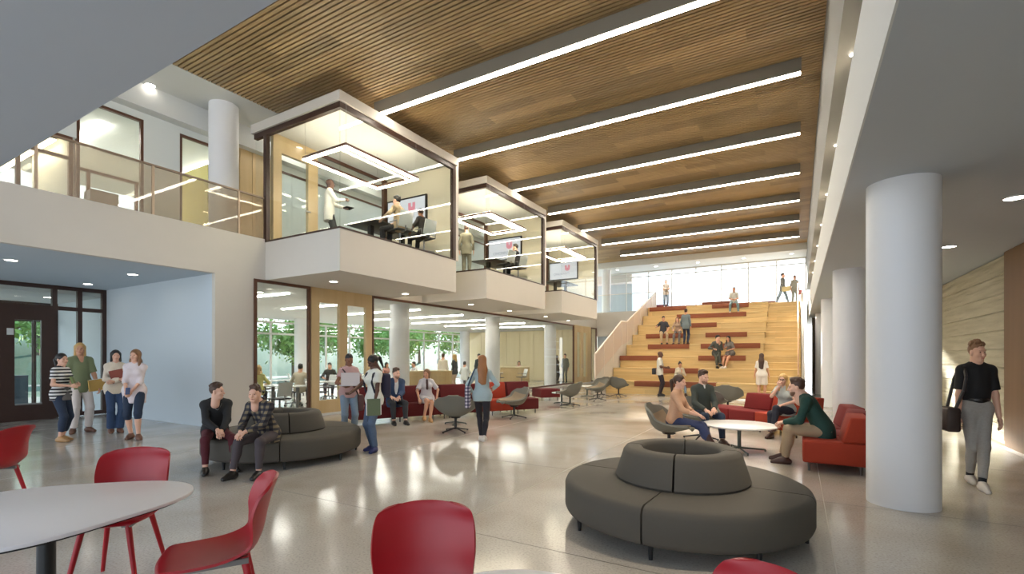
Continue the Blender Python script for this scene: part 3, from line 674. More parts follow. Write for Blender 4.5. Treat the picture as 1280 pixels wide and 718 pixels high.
# swivel lounge chairs
lfab = mat('grey_green_fabric', (116,114,104), .8, noise=.08, nscale=200); lin_ = mat('tan_inner_fabric', (150,132,108), .8, noise=.08, nscale=150)
def lounge():
    t = empty('swivel_chair')
    prof = [(.40,.415),(.36,.425),(.20,.375),(0,.335),(-.16,.345),(-.27,.43),(-.34,.57),(-.385,.70),(-.41,.775),(-.42,.80)]
    wid = [.16,.27,.37,.42,.44,.44,.42,.37,.28,.10]
    lift = [.0,.03,.10,.17,.22,.20,.10,.02,-.02,0]
    wrap = [-.03,-.02,.0,.02,.04,.10,.14,.12,.07,.01]
    shell(prof, wid, lift, wrap, nT=18, th=-.035).obj('outer_shell', lfab, t, smooth=True, angle=80)
    pr2 = [(y+.004,z+.040) for y,z in prof[1:7]]
    shell(pr2, [w*.82 for w in wid[1:7]], [l*.7 for l in lift[1:7]], [w*.7 for w in wrap[1:7]], nT=12, th=-.018).obj('seat_pad', lin_, t, smooth=True, angle=80)
    MB().tube((0,-.02,.06),(0,-.02,.315), .028, n=14).obj('stem', black, t, smooth=True)
    MB().lathe([(0,.325),(.12,.325),(.10,.305),(0,.30)], 20, c=(0,-.02)).obj('seat_mount', black, t)
    for k in range(4):
        a = PI/4+k*PI/2; c, s = math.cos(a), math.sin(a)
        m = MB(); m.tube((.02*c,-.02+.02*s,.085),(.34*c,-.02+.34*s,.022), .017,.012,8); m.tube((.32*c,-.02+.32*s,.026),(.32*c,-.02+.32*s,0), .014,n=8); m.obj('leg', black, t)
    return t
lg = lounge(); first = True
LG = [(-6.34,8.41,172,'grey swivel chair seen from the back in front of the seated woman'),
      (-6.45,11.06,-62,'grey swivel chair with tan seat right of the walking woman'),
      (-6.45,14.71,-118,'grey swivel chair seen from behind near the small ottoman'),
      (-6.40,17.12,-68,'grey swivel chair with tan seat nearest the tiered seating'),
      (-7.0,19.2,-150,'small far grey swivel chair left of the stair guard foot'),
      (-6.35,19.5,150,'small far grey swivel chair right of the stair guard foot'),
      (-1.86,8.46,74,'grey swivel chair carrying the woman in the beige blouse'),
      (-1.62,10.05,28,'grey swivel chair carrying the man in the dark sweater'),
      (-1.95,13.5,150,'grey swivel chair with its back to the tiered seating, just behind the dark sweater'),
      (-1.75,15.4,170,'farther grey swivel chair behind the low crimson bench')]
for x,y,ps,l in LG:
    rz = face(x,y,ps)
    if first: lg.location = (x,y,0); lg.rotation_euler = (0,0,rz); tag(lg, l, 'chair', 'grey swivel lounge chairs'); first = False
    else: copytree(lg, (x,y,0), rz, l, 'grey swivel lounge chairs')
marb = mat('white_table_top', (232,230,228), .25, noise=.06, nscale=9); tleg = mat('green_grey_metal', (84,92,86), .4, .4)
def lounge_table(x, y, r, h, label, m=None):
    t = empty('lounge_table', (x,y,0), .4, label, 'table')
    MB().lathe([(0,h-.03),(r-.01,h-.03),(r,h-.02),(r,h-.006),(r-.008,h),(0,h)], 56).obj('tabletop', m or marb, t, smooth=True, angle=40)
    MB().tube((0,0,.04),(0,0,h-.03), .03, n=16).obj('stem', tleg, t, smooth=True)
    for k in range(4):
        a = k*PI/2; c, s = math.cos(a), math.sin(a); q = min(.42,r*.75)
        MB().tube((0,0,.06),(q*c,q*s,.03), .018,.014,8).tube((q*c,q*s,.03),(q*c,q*s,0), .014,n=8).obj('leg', tleg, t)
lounge_table(-.86,9.14,.59,.46,'round white lounge table between the four seated people at the right')
lounge_table(-1.15,14.4,.28,.46,'small round white table behind the crimson bench')
lounge_table(-7.05,9.35,.34,.40,'small dark legged table behind the nearest swivel chair of the left group')
lounge_table(-7.0,15.3,.34,.40,'small table left of the swivel chair seen from behind')
lounge_table(-7.3,18.4,.34,.46,'small far white table near the stair guard foot')

# ------------------------------------------------------------------ classroom furniture
shellw = mat('pale_task_shell', (206,210,206), .5); chrome = mat('grey_chair_base', (128,128,128), .35, .5)
def task():
    t = empty('task_chair')
    MB().box(-.23,.23,-.22,.24,.44,.475).obj('seat', mat('charcoal_seat',(60,62,66),.7), t, bevel=.015)
    v = MB(); v.add([(-.21,-.20,.52),(.21,-.20,.52),(.20,-.30,.92),(-.20,-.30,.92),(-.21,-.225,.52),(.21,-.225,.52),(.20,-.325,.92),(-.20,-.325,.92)], [(0,1,2,3),(7,6,5,4),(0,4,5,1),(1,5,6,2),(2,6,7,3),(3,7,4,0)]); v.obj('backrest', shellw, t, bevel=.01)
    MB().tube((0,0,.1),(0,0,.44), .025).obj('stem', chrome, t)
    m = MB()
    for sx in (-.24,.24): m.path([(sx,-.2,.46),(sx,-.2,.66),(sx,.12,.66)], .014, 6)
    m.path([(0,-.05,.43),(0,-.24,.43),(0,-.25,.56)], .018, 6); m.obj('arm_frame', chrome, t)
    for k in range(5):
        a = k*2*PI/5+.3; c, s = math.cos(a), math.sin(a)
        l = MB().tube((0,0,.12),(.29*c,.29*s,.075), .02,.014,8).obj('base_arm', chrome, t)
        MB().tube((.29*c-.012*s,.29*s+.012*c,.03),(.29*c+.012*s,.29*s-.012*c,.03), .03,n=12).obj('caster', black, l)
    return t
tk = task(); first = True
TK = [(-12.35,8.35,-150,'pale task chair nearest the left storefront pane'),(-13.2,8.15,160,'pale task chair behind the first, under the blond woman'),
      (-14.3,10.2,-90,'pale task chair beyond the first white classroom table'),(-13.6,10.6,60,'pale task chair seen through the double door glass'),
      (-15.6,12.6,-40,'pale task chair at the second white table'),(-13.8,13.2,120,'pale task chair by the first classroom column'),
      (-16.4,17.3,160,'pale task chair left of the standing couple'),(-15.6,19.5,-120,'pale task chair behind the walking woman'),(-16.6,20.4,60,'pale task chair at the table near the middle column'),
      (-15.2,22.6,-20,'pale task chair right of the middle column'),(-14.5,23.2,30,'pale task chair in front of the service counter'),(-16.2,23.8,100,'pale task chair left end of the far row'),(-13.8,24.6,-60,'pale task chair near the last column'),
      (-17.6,9.8,-90,'pale task chair at the far table by the windows'),(-18.4,13.2,100,'pale task chair far by the second window bay'),
      (-16.2,8.0,-30,'pale task chair at the left window table'),(-14.9,8.3,100,'pale task chair between the two nearest work tables'),(-16.6,10.6,70,'pale task chair left of the man in black'),(-15.3,13.9,10,'pale task chair in front of the blond cabinet'),(-17.4,19.2,-80,'pale task chair behind the standing couple'),(-17.0,22.0,40,'pale task chair at the back by the right windows')]
for x,y,ps,l in TK:
    rz = face(x,y,ps)
    if first: tk.location = (x,y,0); tk.rotation_euler = (0,0,rz); tag(tk, l, 'chair', 'classroom task chairs'); first = False
    else: copytree(tk, (x,y,0), rz, l, 'classroom task chairs')
wl = mat('white_table', (232,232,230), .4)
def work_table(x, y, rz, w, d, label):
    t = empty('work_table', (x,y,0), rz, label, 'table', 'white classroom tables')
    MB().box(-w/2,w/2,-d/2,d/2,.71,.74).obj('tabletop', wl, t, bevel=.008)
    for sx in (-1,1):
        l = MB().box(sx*(w/2-.25)-.03,sx*(w/2-.25)+.03,-.04,.04,.03,.71).obj('leg', chrome, t)
        MB().box(sx*(w/2-.25)-.03,sx*(w/2-.25)+.03,-d/2+.05,d/2-.05,0,.035).obj('foot', chrome, l)
for a in [(-13.55,9.35,.15,1.5,.75,'white work table nearest the left storefront pane'),(-15.1,9.3,.1,1.5,.75,'white work table behind the nearest one'),(-14.6,11.7,1.2,1.5,.75,'white work table seen through the double door'),
          (-17.0,11.2,1.4,1.5,.75,'white work table by the windows behind the man in black'),(-17.4,8.6,.1,1.5,.75,'white work table far left by the windows'),(-16.0,18.6,.3,1.5,.75,'white work table right of the standing couple'),(-15.4,23.6,.9,1.5,.75,'white work table before the far counter')]:
    work_table(*a)
def counter(x, y, rz, w, d, h, label):
    t = empty('service_counter', (x,y,0), rz, label, 'counter')
    MB().box(-w/2,w/2,-d/2,d/2,.08,h-.04).obj('body', blond, t); MB().box(-w/2-.02,w/2+.02,-d/2-.02,d/2+.02,h-.04,h).obj('worktop', blondp, t); MB().box(-w/2+.05,w/2-.05,-d/2+.05,d/2-.05,0,.08).obj('plinth', dark, t)
counter(-13.1,15.2,1.25,2.3,.7,1.06,'blond wood low cabinet behind the couple on the red sofa')
counter(-14.6,24.9,1.0,1.9,.8,1.04,'blond wood service counter between the two far columns')
# meeting room furniture
mt = mat('dark_meeting_table', (62,64,62), .4)
for i in range(3):
    y0 = 7.26+5.8*i
    t = empty('meeting_table', (-9.95,y0+2.75,4.456), label='dark meeting table in the %s projecting room' % near[i], cat='table', group='meeting room tables')
    MB().box(-.55,.55,-.95,.95,.70,.74).obj('tabletop', mt, t, bevel=.01)
    for s_ in (-.6,.6): MB().box(-.06,.06,s_-.06,s_+.06,.02,.7).obj('leg', dark, t); MB().box(-.35,.35,s_-.05,s_+.05,0,.025).obj('foot', dark, t)
for x,y,ps,l in [(-8.98,9.50,-100,'task chair under the man in tan in the nearest meeting room'),(-8.98,10.45,-100,'task chair under the woman in black in the nearest meeting room'),(-8.98,15.75,-100,'task chair under the man in the middle meeting room'),(-9.0,14.9,-100,'empty task chair in the middle meeting room')]:
    c = copytree(tk, (x,y,4.456), math.radians(80)+0*ps, l, 'meeting room chairs')
# things outside and near the entrance
t = empty('bollard_box', (-21.6,5.42,0), label='grey upright box outside the entrance door', cat='box'); MB().box(-.18,.18,-.22,.22,0,1.0).obj('body', mat('slate_grey',(92,104,116),.6), t); MB().box(-.19,.19,-.23,.23,1.0,1.02).obj('lid', mat('slate_dark',(76,86,96),.6), t)
t = empty('entrance_door', (-16.83,4.45,0), label='dark bronze entrance door with a tall glass light', cat='door')
for bx in ((-.05,.05,-1.6,-.28,.0,2.85),(-.05,.05,.22,.5,.0,2.85),(-.05,.05,-.28,.22,2.55,2.85),(-.05,.05,-.28,.22,0,.42)): MB().box(*bx).obj('stile', brown, t)
MB().box(-.02,.02,.085,.115,.42,2.55).obj('glazing_bar', brown, t); MB().box(-.006,.006,-.28,.22,.42,2.55).obj('pane', pane, t)
MB().box(.05,.09,-.27,.22,.40,.44).obj('push_bar', steel, t); MB().box(.05,.07,-.42,-.30,2.16,2.32).obj('notice', white2, t)
t = empty('wall_panel', (-12.95,4.62,UP), label='small white cabinet behind the frosted guard on the upper corridor', cat='cabinet')
MB().box(-.3,.0,-.25,.25,0,.72).obj('body', white2, t); MB().box(0,.02,-.25,.25,0,.74).obj('frame', steel, t)
# trees beyond the windows
leafm = mat('leaf_green', (122,156,78), .7, noise=.35, nscale=1.5); bark = mat('bark', (96,80,64), .9)
def tree_mesh(seed, n=3000, R=2.2, H=4.3):
    rnd = np.random.default_rng(seed)
    cl = rnd.normal(size=(16,3)); cl /= np.linalg.norm(cl,axis=1,keepdims=True); cl *= rnd.uniform(.35,.95,(16,1)); cl = cl*np.array([R,R,R*.75])+np.array([0,0,H-R*.5])
    c = cl[rnd.integers(0,16,n)]+rnd.normal(size=(n,3))*.42
    a = rnd.normal(size=(n,3)); a /= np.linalg.norm(a,axis=1,keepdims=True); b = np.cross(a, rnd.normal(size=(n,3))); b /= np.linalg.norm(b,axis=1,keepdims=True)
    s = rnd.uniform(.10,.2,(n,1)); v = np.stack([c-a*s, c+b*s*.5, c+a*s, c-b*s*.5],1).reshape(-1,3)
    me = bpy.data.meshes.new('foliage'); me.from_pydata(v.tolist(), [], np.arange(4*n).reshape(-1,4).tolist()); me.materials.append(leafm)
    tm = MB().tube((0,0,0),(0,.05,H-R*.9),.16,.10,10)
    for q in cl[:7]: tm.tube((0,.05,H-R*1.1), tuple(q), .06,.02,6)
    return me, tm.mesh('trunk', bark)
TM = [tree_mesh(3), tree_mesh(5), tree_mesh(9)]
spots = [(-30,9.8,1.0),(-37,15.5,1.1),(-29.5,21,.95),(-34,26,1.1),(-31,33,1.0),(-40,20,1.2),(-30,41,1.05),(-38,36,1.2),(-33,50,1.1),(-40,8.5,1.2),(-44,12,1.1),(-36,1.5,1.1),(-42,48,1.2),(-34,62,1.2)]
wh = ['tree outside the left storefront pane','young tree seen through the double door','tree outside beyond the first classroom column','tree left of the standing couple, outside','tree behind the standing couple, outside','pale tree on the bank behind the second window','tree outside near the far classroom column','tree on the bank behind the far windows','tree outside beyond the far window corner','tree on the lawn seen past the left frame','tree on the bank far left','tree outside the entrance door glass','distant tree on the bank','most distant tree past the windows']
for i, ((x,y,s), l) in enumerate(zip(spots, wh)):
    t = empty('tree', (x,y,max(-.02,hill_z(x,y)-.1)), i*1.3, 'leafy green '+l, 'tree', 'trees outside the windows'); t.scale = (s,s,s)
    o = link('foliage', TM[i%3][0], t); o['kind'] = 'stuff'; link('trunk', TM[i%3][1], t)
# ------------------------------------------------------------------ figures: one smooth surface per body, garment, hairdo
def surfnets(D, org, h):
    S_ = D < 0; nx, ny, nz = D.shape
    c = [S_[a:nx-1+a, b:ny-1+b, d:nz-1+d] for a in (0,1) for b in (0,1) for d in (0,1)]
    cnt = np.zeros(c[0].shape, np.uint8)
    for q in c: cnt += q
    mask = (cnt > 0) & (cnt < 8); M = np.argwhere(mask)
    if len(M) == 0: return np.zeros((0,3)), np.zeros((0,4), int)
    idx = np.full(mask.shape, -1, np.int64); idx[mask] = np.arange(len(M))
    V = np.stack([D[M[:,0]+a, M[:,1]+b, M[:,2]+d] for a in (0,1) for b in (0,1) for d in (0,1)], 1)
    co = np.array([(a,b,d) for a in (0,1) for b in (0,1) for d in (0,1)], float)
    acc = np.zeros((len(M),3)); n = np.zeros(len(M))
    for i in range(8):
        for j in range(i+1,8):
            if np.abs(co[i]-co[j]).sum() == 1:
                x = (V[:,i] < 0) != (V[:,j] < 0)
                t = np.where(x, V[:,i]/np.where(x, V[:,i]-V[:,j], 1), 0)
                acc += np.where(x[:,None], co[i]+(co[j]-co[i])*t[:,None], 0); n += x
    P = (M+acc/n[:,None])*h+org
    F_ = []
    for ax in range(3):
        sl0 = [slice(1,-1)]*3; sl0[ax] = slice(0,-1); sl1 = list(sl0); sl1[ax] = slice(1,None)
        a, b = S_[tuple(sl0)], S_[tuple(sl1)]
        off = [1,1,1]; off[ax] = 0
        for flip in (0,1):
            e = np.argwhere((a & ~b) if not flip else (~a & b))+off
            if not len(e): continue
            u, w = [(1,2),(2,0),(0,1)][ax]
            q = []
            for du, dw in ((-1,-1),(0,-1),(0,0),(-1,0)):
                p = e.copy(); p[:,u] += du; p[:,w] += dw; q.append(idx[p[:,0],p[:,1],p[:,2]])
            q = np.stack(q,1); F_.append(q[:,::-1] if flip else q)
    return P, np.concatenate(F_)
A3 = lambda p: np.array(p, float)
class SDF:
    def __init__(s): s.p = []
    def cone(s, a, b, ra, rb=None, k=.03, flat=None, cut='', op='u'):
        s.p.append(('c', A3(a), A3(b), ra, ra if rb is None else rb, k, flat, cut, op)); return s
    def ell(s, c, r, k=.02, op='u', R=None): s.p.append(('e', A3(c), A3(r), k, op, R)); return s
    def plane(s, p, n): s.p.append(('p', A3(p), A3(n)/np.linalg.norm(n))); return s     # removes what lies on the side of n
    def mesh(s, h):
        lo = np.full(3,9e9); hi = -lo
        for q in s.p:
            if q[0] == 'c' and q[8] == 'u': r = max(q[3],q[4])+.01; lo = np.minimum(lo, np.minimum(q[1],q[2])-r); hi = np.maximum(hi, np.maximum(q[1],q[2])+r)
            elif q[0] == 'e' and q[4] == 'u': r = max(q[2]) if q[5] is not None else q[2]; lo = np.minimum(lo, q[1]-r); hi = np.maximum(hi, q[1]+r)
        lo -= 2.5*h; hi += 2.5*h; n = np.ceil((hi-lo)/h).astype(int)+1
        ax = [lo[i]+h*np.arange(n[i]) for i in range(3)]
        D = np.full(n, .2, np.float32)
        for q in s.p:
            if q[0] == 'p':
                d = (ax[0]-q[1][0])[:,None,None]*q[2][0]+(ax[1]-q[1][1])[None,:,None]*q[2][1]+(ax[2]-q[1][2])[None,None,:]*q[2][2]
                D = np.maximum(D, d); continue
            if q[0] == 'c': k = q[5]; r = max(q[3],q[4]); b0 = np.minimum(q[1],q[2])-r-k-2*h; b1 = np.maximum(q[1],q[2])+r+k+2*h; op = q[8]
            else: k = q[3]; r = q[2] if q[5] is None else np.full(3,max(q[2])); b0 = q[1]-r-k-2*h; b1 = q[1]+r+k+2*h; op = q[4]
            i0 = np.clip(np.floor((b0-lo)/h).astype(int),0,n); i1 = np.clip(np.ceil((b1-lo)/h).astype(int)+1,0,n)
            if (i1 <= i0).any(): continue
            sl = tuple(slice(i0[i],i1[i]) for i in range(3))
            o = q[1]
            X, Y, Z = (ax[0][sl[0]]-o[0])[:,None,None], (ax[1][sl[1]]-o[1])[None,:,None], (ax[2][sl[2]]-o[2])[None,None,:]
            if q[0] == 'c':
                ab = q[2]-q[1]; L2 = max(ab@ab, 1e-9)
                t0 = (X*ab[0]+Y*ab[1]+Z*ab[2])/L2; t = np.clip(t0,0,1)
                dx, dy, dz = X-t*ab[0], Y-t*ab[1], Z-t*ab[2]
                d2 = dx*dx+dy*dy+dz*dz
                if q[6] is not None:
                    nn, f = q[6]; g = dx*nn[0]+dy*nn[1]+dz*nn[2]; d2 = d2+g*g*(1/(f*f)-1)
                d = np.sqrt(d2)-(q[3]+(q[4]-q[3])*t)
                L = math.sqrt(L2)
                if 'b' in q[7]: d = np.maximum(d, (t0-1)*L)
                if 'a' in q[7]: d = np.maximum(d, -t0*L)
            else:
                if q[5] is not None:
                    R = q[5]; X, Y, Z = X*R[0][0]+Y*R[1][0]+Z*R[2][0], X*R[0][1]+Y*R[1][1]+Z*R[2][1], X*R[0][2]+Y*R[1][2]+Z*R[2][2]
                d = (np.sqrt((X/q[2][0])**2+(Y/q[2][1])**2+(Z/q[2][2])**2)-1)*min(q[2])
            c = D[sl]
            if op == 'u':
                hh = np.maximum(k-np.abs(c-d),0)/max(k,1e-6); D[sl] = np.minimum(c,d)-hh*hh*k*.25
            else:
                hh = np.maximum(k-np.abs(c+d),0)/max(k,1e-6); D[sl] = np.maximum(c,-d)+hh*hh*k*.25
        return surfnets(D, lo, h)
def npmesh(name, parts, m):
    V = np.concatenate([p[0] for p in parts]); o = 0; Fs = []
    for p in parts: Fs.append(np.asarray(p[1])+o); o += len(p[0])
    Fs = np.concatenate(Fs)
    me = bpy.data.meshes.new(name); me.vertices.add(len(V)); me.vertices.foreach_set('co', V.astype(np.float32).ravel())
    me.loops.add(Fs.size); me.loops.foreach_set('vertex_index', Fs.astype(np.int32).ravel())
    me.polygons.add(len(Fs)); me.polygons.foreach_set('loop_start', np.arange(0,Fs.size,4,dtype=np.int32)); me.polygons.foreach_set('loop_total', np.full(len(Fs),4,np.int32))
    me.polygons.foreach_set('use_smooth', np.ones(len(Fs),bool)); me.update(calc_edges=True)
    if m: me.materials.append(m)
    return me
# --- cached head, hair and hand shapes in their own frames
CACHE = {}
def head_geo(sex, h):
    key = ('head', sex, h)
    if key in CACHE: return CACHE[key]
    f = sex == 'f'; s = SDF()
    s.ell((0,-.014,.038),(.074,.094,.084),.02).ell((0,.016,-.042),(.054 if f else .058,.064,.074),.04)
    s.ell((0,.052,-.096),(.022 if f else .027,.024,.02),.03)
    s.cone((-.03,.078,.022),(.03,.078,.022),.012,k=.02)
    for x in (-1,1):
        s.ell((x*.030,.092,.002),(.016,.014,.011),.012,'s'); s.ell((x*.042,.058,-.028),(.018,.02,.02),.025)
        s.ell((x*.075,-.008,-.008),(.010,.020,.031),.01)
    s.cone((0,.084,.006),(0,.104,-.034),.008,.0125,k=.014).cone((-.012,.090,-.038),(.012,.090,-.038),.008,k=.01)
    s.cone((-.017,.077,-.064),(.017,.077,-.064),.008,k=.01)
    s.cone((0,-.022,-.07),(0,-.040,-.20),.050 if f else .057,.052 if f else .062,k=.03)
    CACHE[key] = s.mesh(h); return CACHE[key]
def hair_geo(style, h):
    key = ('hair', style, h)
    if key in CACHE: return CACHE[key]
    s = SDF()
    if style == 'beard':
        s.ell((0,.018,-.050),(.060,.067,.077),.02).ell((0,.055,-.098),(.029,.026,.022),.02)
        s.plane((0,0,-.050),(0,.1,1)).plane((0,.012,0),(0,-1,0.25)); s.ell((0,.10,-.062),(.026,.03,.010),.006,'s')
        CACHE[key] = s.mesh(h); return CACHE[key]
    man = style in ('crop','short','quiff','afro','curly')
    vol = {'crop':.003,'short':.004,'quiff':.004,'curly':.003}.get(style,.010)
    s.ell((0,-.018,.042),(.074+vol,.092+vol,.084+vol+(.006 if man else 0)),.02)
    r = np.random.default_rng(4)
    if style in ('short','quiff'):
        for i in range(34):
            a, b = r.uniform(0,2*PI), r.uniform(.35,1.4); s.ell((.068*math.cos(a)*math.cos(b),-.016+.088*math.sin(a)*math.cos(b),.052+.088*math.sin(b)),(.020,.024,.016),.010)
    if style == 'short': s.cone((-.03,.045,.118),(.04,.045,.116),.016,.012,k=.03)
    if style == 'quiff': s.cone((-.035,.045,.120),(.03,.052,.124),.022,.024,k=.03)
    if style == 'curly':
        for i in range(40):
            a, b = r.uniform(0,2*PI), r.uniform(.25,1.45); s.ell((.072*math.cos(a)*math.cos(b),-.014+.090*math.sin(a)*math.cos(b),.054+.092*math.sin(b)),(.019,.019,.019),.006)
    s.plane((0,.0,-.004),(0,.55,-1)) if man else s.plane((0,.0,-.03),(0,.85,-1))
    if man:
        s.ell((0,.118,.032),(.062,.070,.054),.012,'s')
        for x in (-1,1): s.ell((x*.084,.056,.018),(.034,.040,.050),.012,'s')
    s.ell((0,.100,-.015),(.062,.055,.085 if man else .083),.012,'s')
    if style in ('long','longwave'):
        for x in (-1,1): s.cone((x*.066,-.01,.05),(x*.078,-.012,-.10),.024,.030,k=.03).cone((x*.078,-.012,-.10),(x*.072,.01,-.27),.030,.018,k=.03)
        s.cone((0,-.085,.03),(0,-.095,-.16),.045,.055,k=.04,flat=((0,1,0),.6)).cone((-.04,-.08,-.1),(-.035,-.1,-.33),.042,.02,k=.04).cone((.04,-.08,-.1),(.035,-.1,-.33),.042,.02,k=.04)
    if style == 'verylong': s.cone((0,-.07,.06),(0,-.115,-.16),.075,.095,k=.04,flat=((0,1,0),.55)).cone((0,-.115,-.16),(0,-.13,-.42),.095,.055,k=.04,flat=((0,1,0),.5)).cone((-.05,-.1,-.2),(-.06,-.12,-.4),.04,.03,k=.03).cone((.05,-.1,-.2),(.045,-.12,-.44),.04,.025,k=.03)
    if style == 'bob':
        for x in (-1,1): s.cone((x*.068,-.01,.05),(x*.074,-.005,-.11),.024,.024,k=.03)
        s.cone((-.03,-.085,.03),(-.03,-.08,-.11),.04,.035,k=.04).cone((.03,-.085,.03),(.03,-.08,-.11),.04,.035,k=.04)
    if style == 'bun': s.ell((0,-.115,.055),(.042,.038,.042),.015)
    if style == 'topbun': s.ell((0,-.06,.135),(.040,.040,.035),.02)
    if style == 'pony': s.cone((0,-.10,.05),(0,-.15,.01),.024,.032,k=.02).cone((0,-.15,.01),(0,-.145,-.17),.034,.016,k=.02)
    CACHE[key] = s.mesh(h); return CACHE[key]
def hand_geo(kind, h):
    """wrist at the origin, fingers along +Y, palm looking -Z, thumb on +X"""
    key = ('hand', kind, h)
    if key in CACHE: return CACHE[key]
    s = SDF(); cz = {'relax':.5,'grip':1.05,'flat':.12}[kind]
    s.cone((0,-.02,0),(0,.03,0),.024,.028,k=.02,flat=((0,0,1),.62)).cone((-.022,.045,0),(.024,.045,0),.020,k=.02,flat=((0,0,1),.8)).cone((-.022,.08,0),(.024,.08,0),.014,k=.02)
    for i, (x, L) in enumerate(((.030,.070),(.010,.078),(-.010,.072),(-.029,.056))):
        p = A3((x,.082,0)); a = cz*.35; q = p
        for j, (f, r) in enumerate(((.45,.0088),(.32,.0080),(.25,.0070))):
            d = A3((x*.5*(1 if j == 0 else .2), math.cos(a), -math.sin(a))); d /= np.linalg.norm(d); n = q+d*L*f
            s.cone(q,n,r,r*.92,k=.004); q = n; a += cz*.75
    s.cone((.022,.02,-.004),(.050,.055,-.014),.0125,.0105,k=.012).cone((.050,.055,-.014),(.056,.086,-.020-.012*cz),.0100,.0082,k=.005)
    CACHE[key] = s.mesh(h); return CACHE[key]
def ik(a, c, l1, l2, hint):
    a, c, hint = A3(a), A3(c), A3(hint); v = c-a; d = np.linalg.norm(v)
    if d > (l1+l2)*.999: c = a+v/d*(l1+l2)*.999; v = c-a; d = np.linalg.norm(v)
    u = v/d; t = (l1*l1-l2*l2+d*d)/(2*d); hh = math.sqrt(max(l1*l1-t*t,0))
    w = hint-u*(hint@u); w /= max(np.linalg.norm(w),1e-6)
    return a+u*t+w*hh, c
def basis(y, z):
    y = A3(y); y /= np.linalg.norm(y); z = A3(z); z = z-y*(z@y); nz = np.linalg.norm(z)
    z = z/nz if nz > 1e-5 else np.linalg.svd(y[None])[2][1]
    return np.stack([np.cross(y,z), y, z], 1)
SKIN = {}
def skin(t):
    c = {'fair':(222,176,152),'tan':(204,152,122),'olive':(196,150,120),'brown':(132,86,62),'dark':(92,60,46)}[t]
    return mat('skin_'+t, c, .55)
HAIRM = lambda c: mat('hair_'+c, {'blond':(196,158,98),'golden':(190,140,74),'dark':(44,34,30),'brown':(70,46,32),'black':(24,20,20),'copper':(156,104,60),'grey':(120,112,106),'auburn':(112,70,44),'lightbrown':(128,92,62),'stubble':(150,112,92),'beardbrown':(112,80,60)}[c], .5, noise=.25, nscale=60)
def cloth(name, rgb, **k): return mat('cloth_'+name, rgb, k.pop('rough',.8), noise=k.pop('noise',.08), nscale=k.pop('nscale',50), **k)
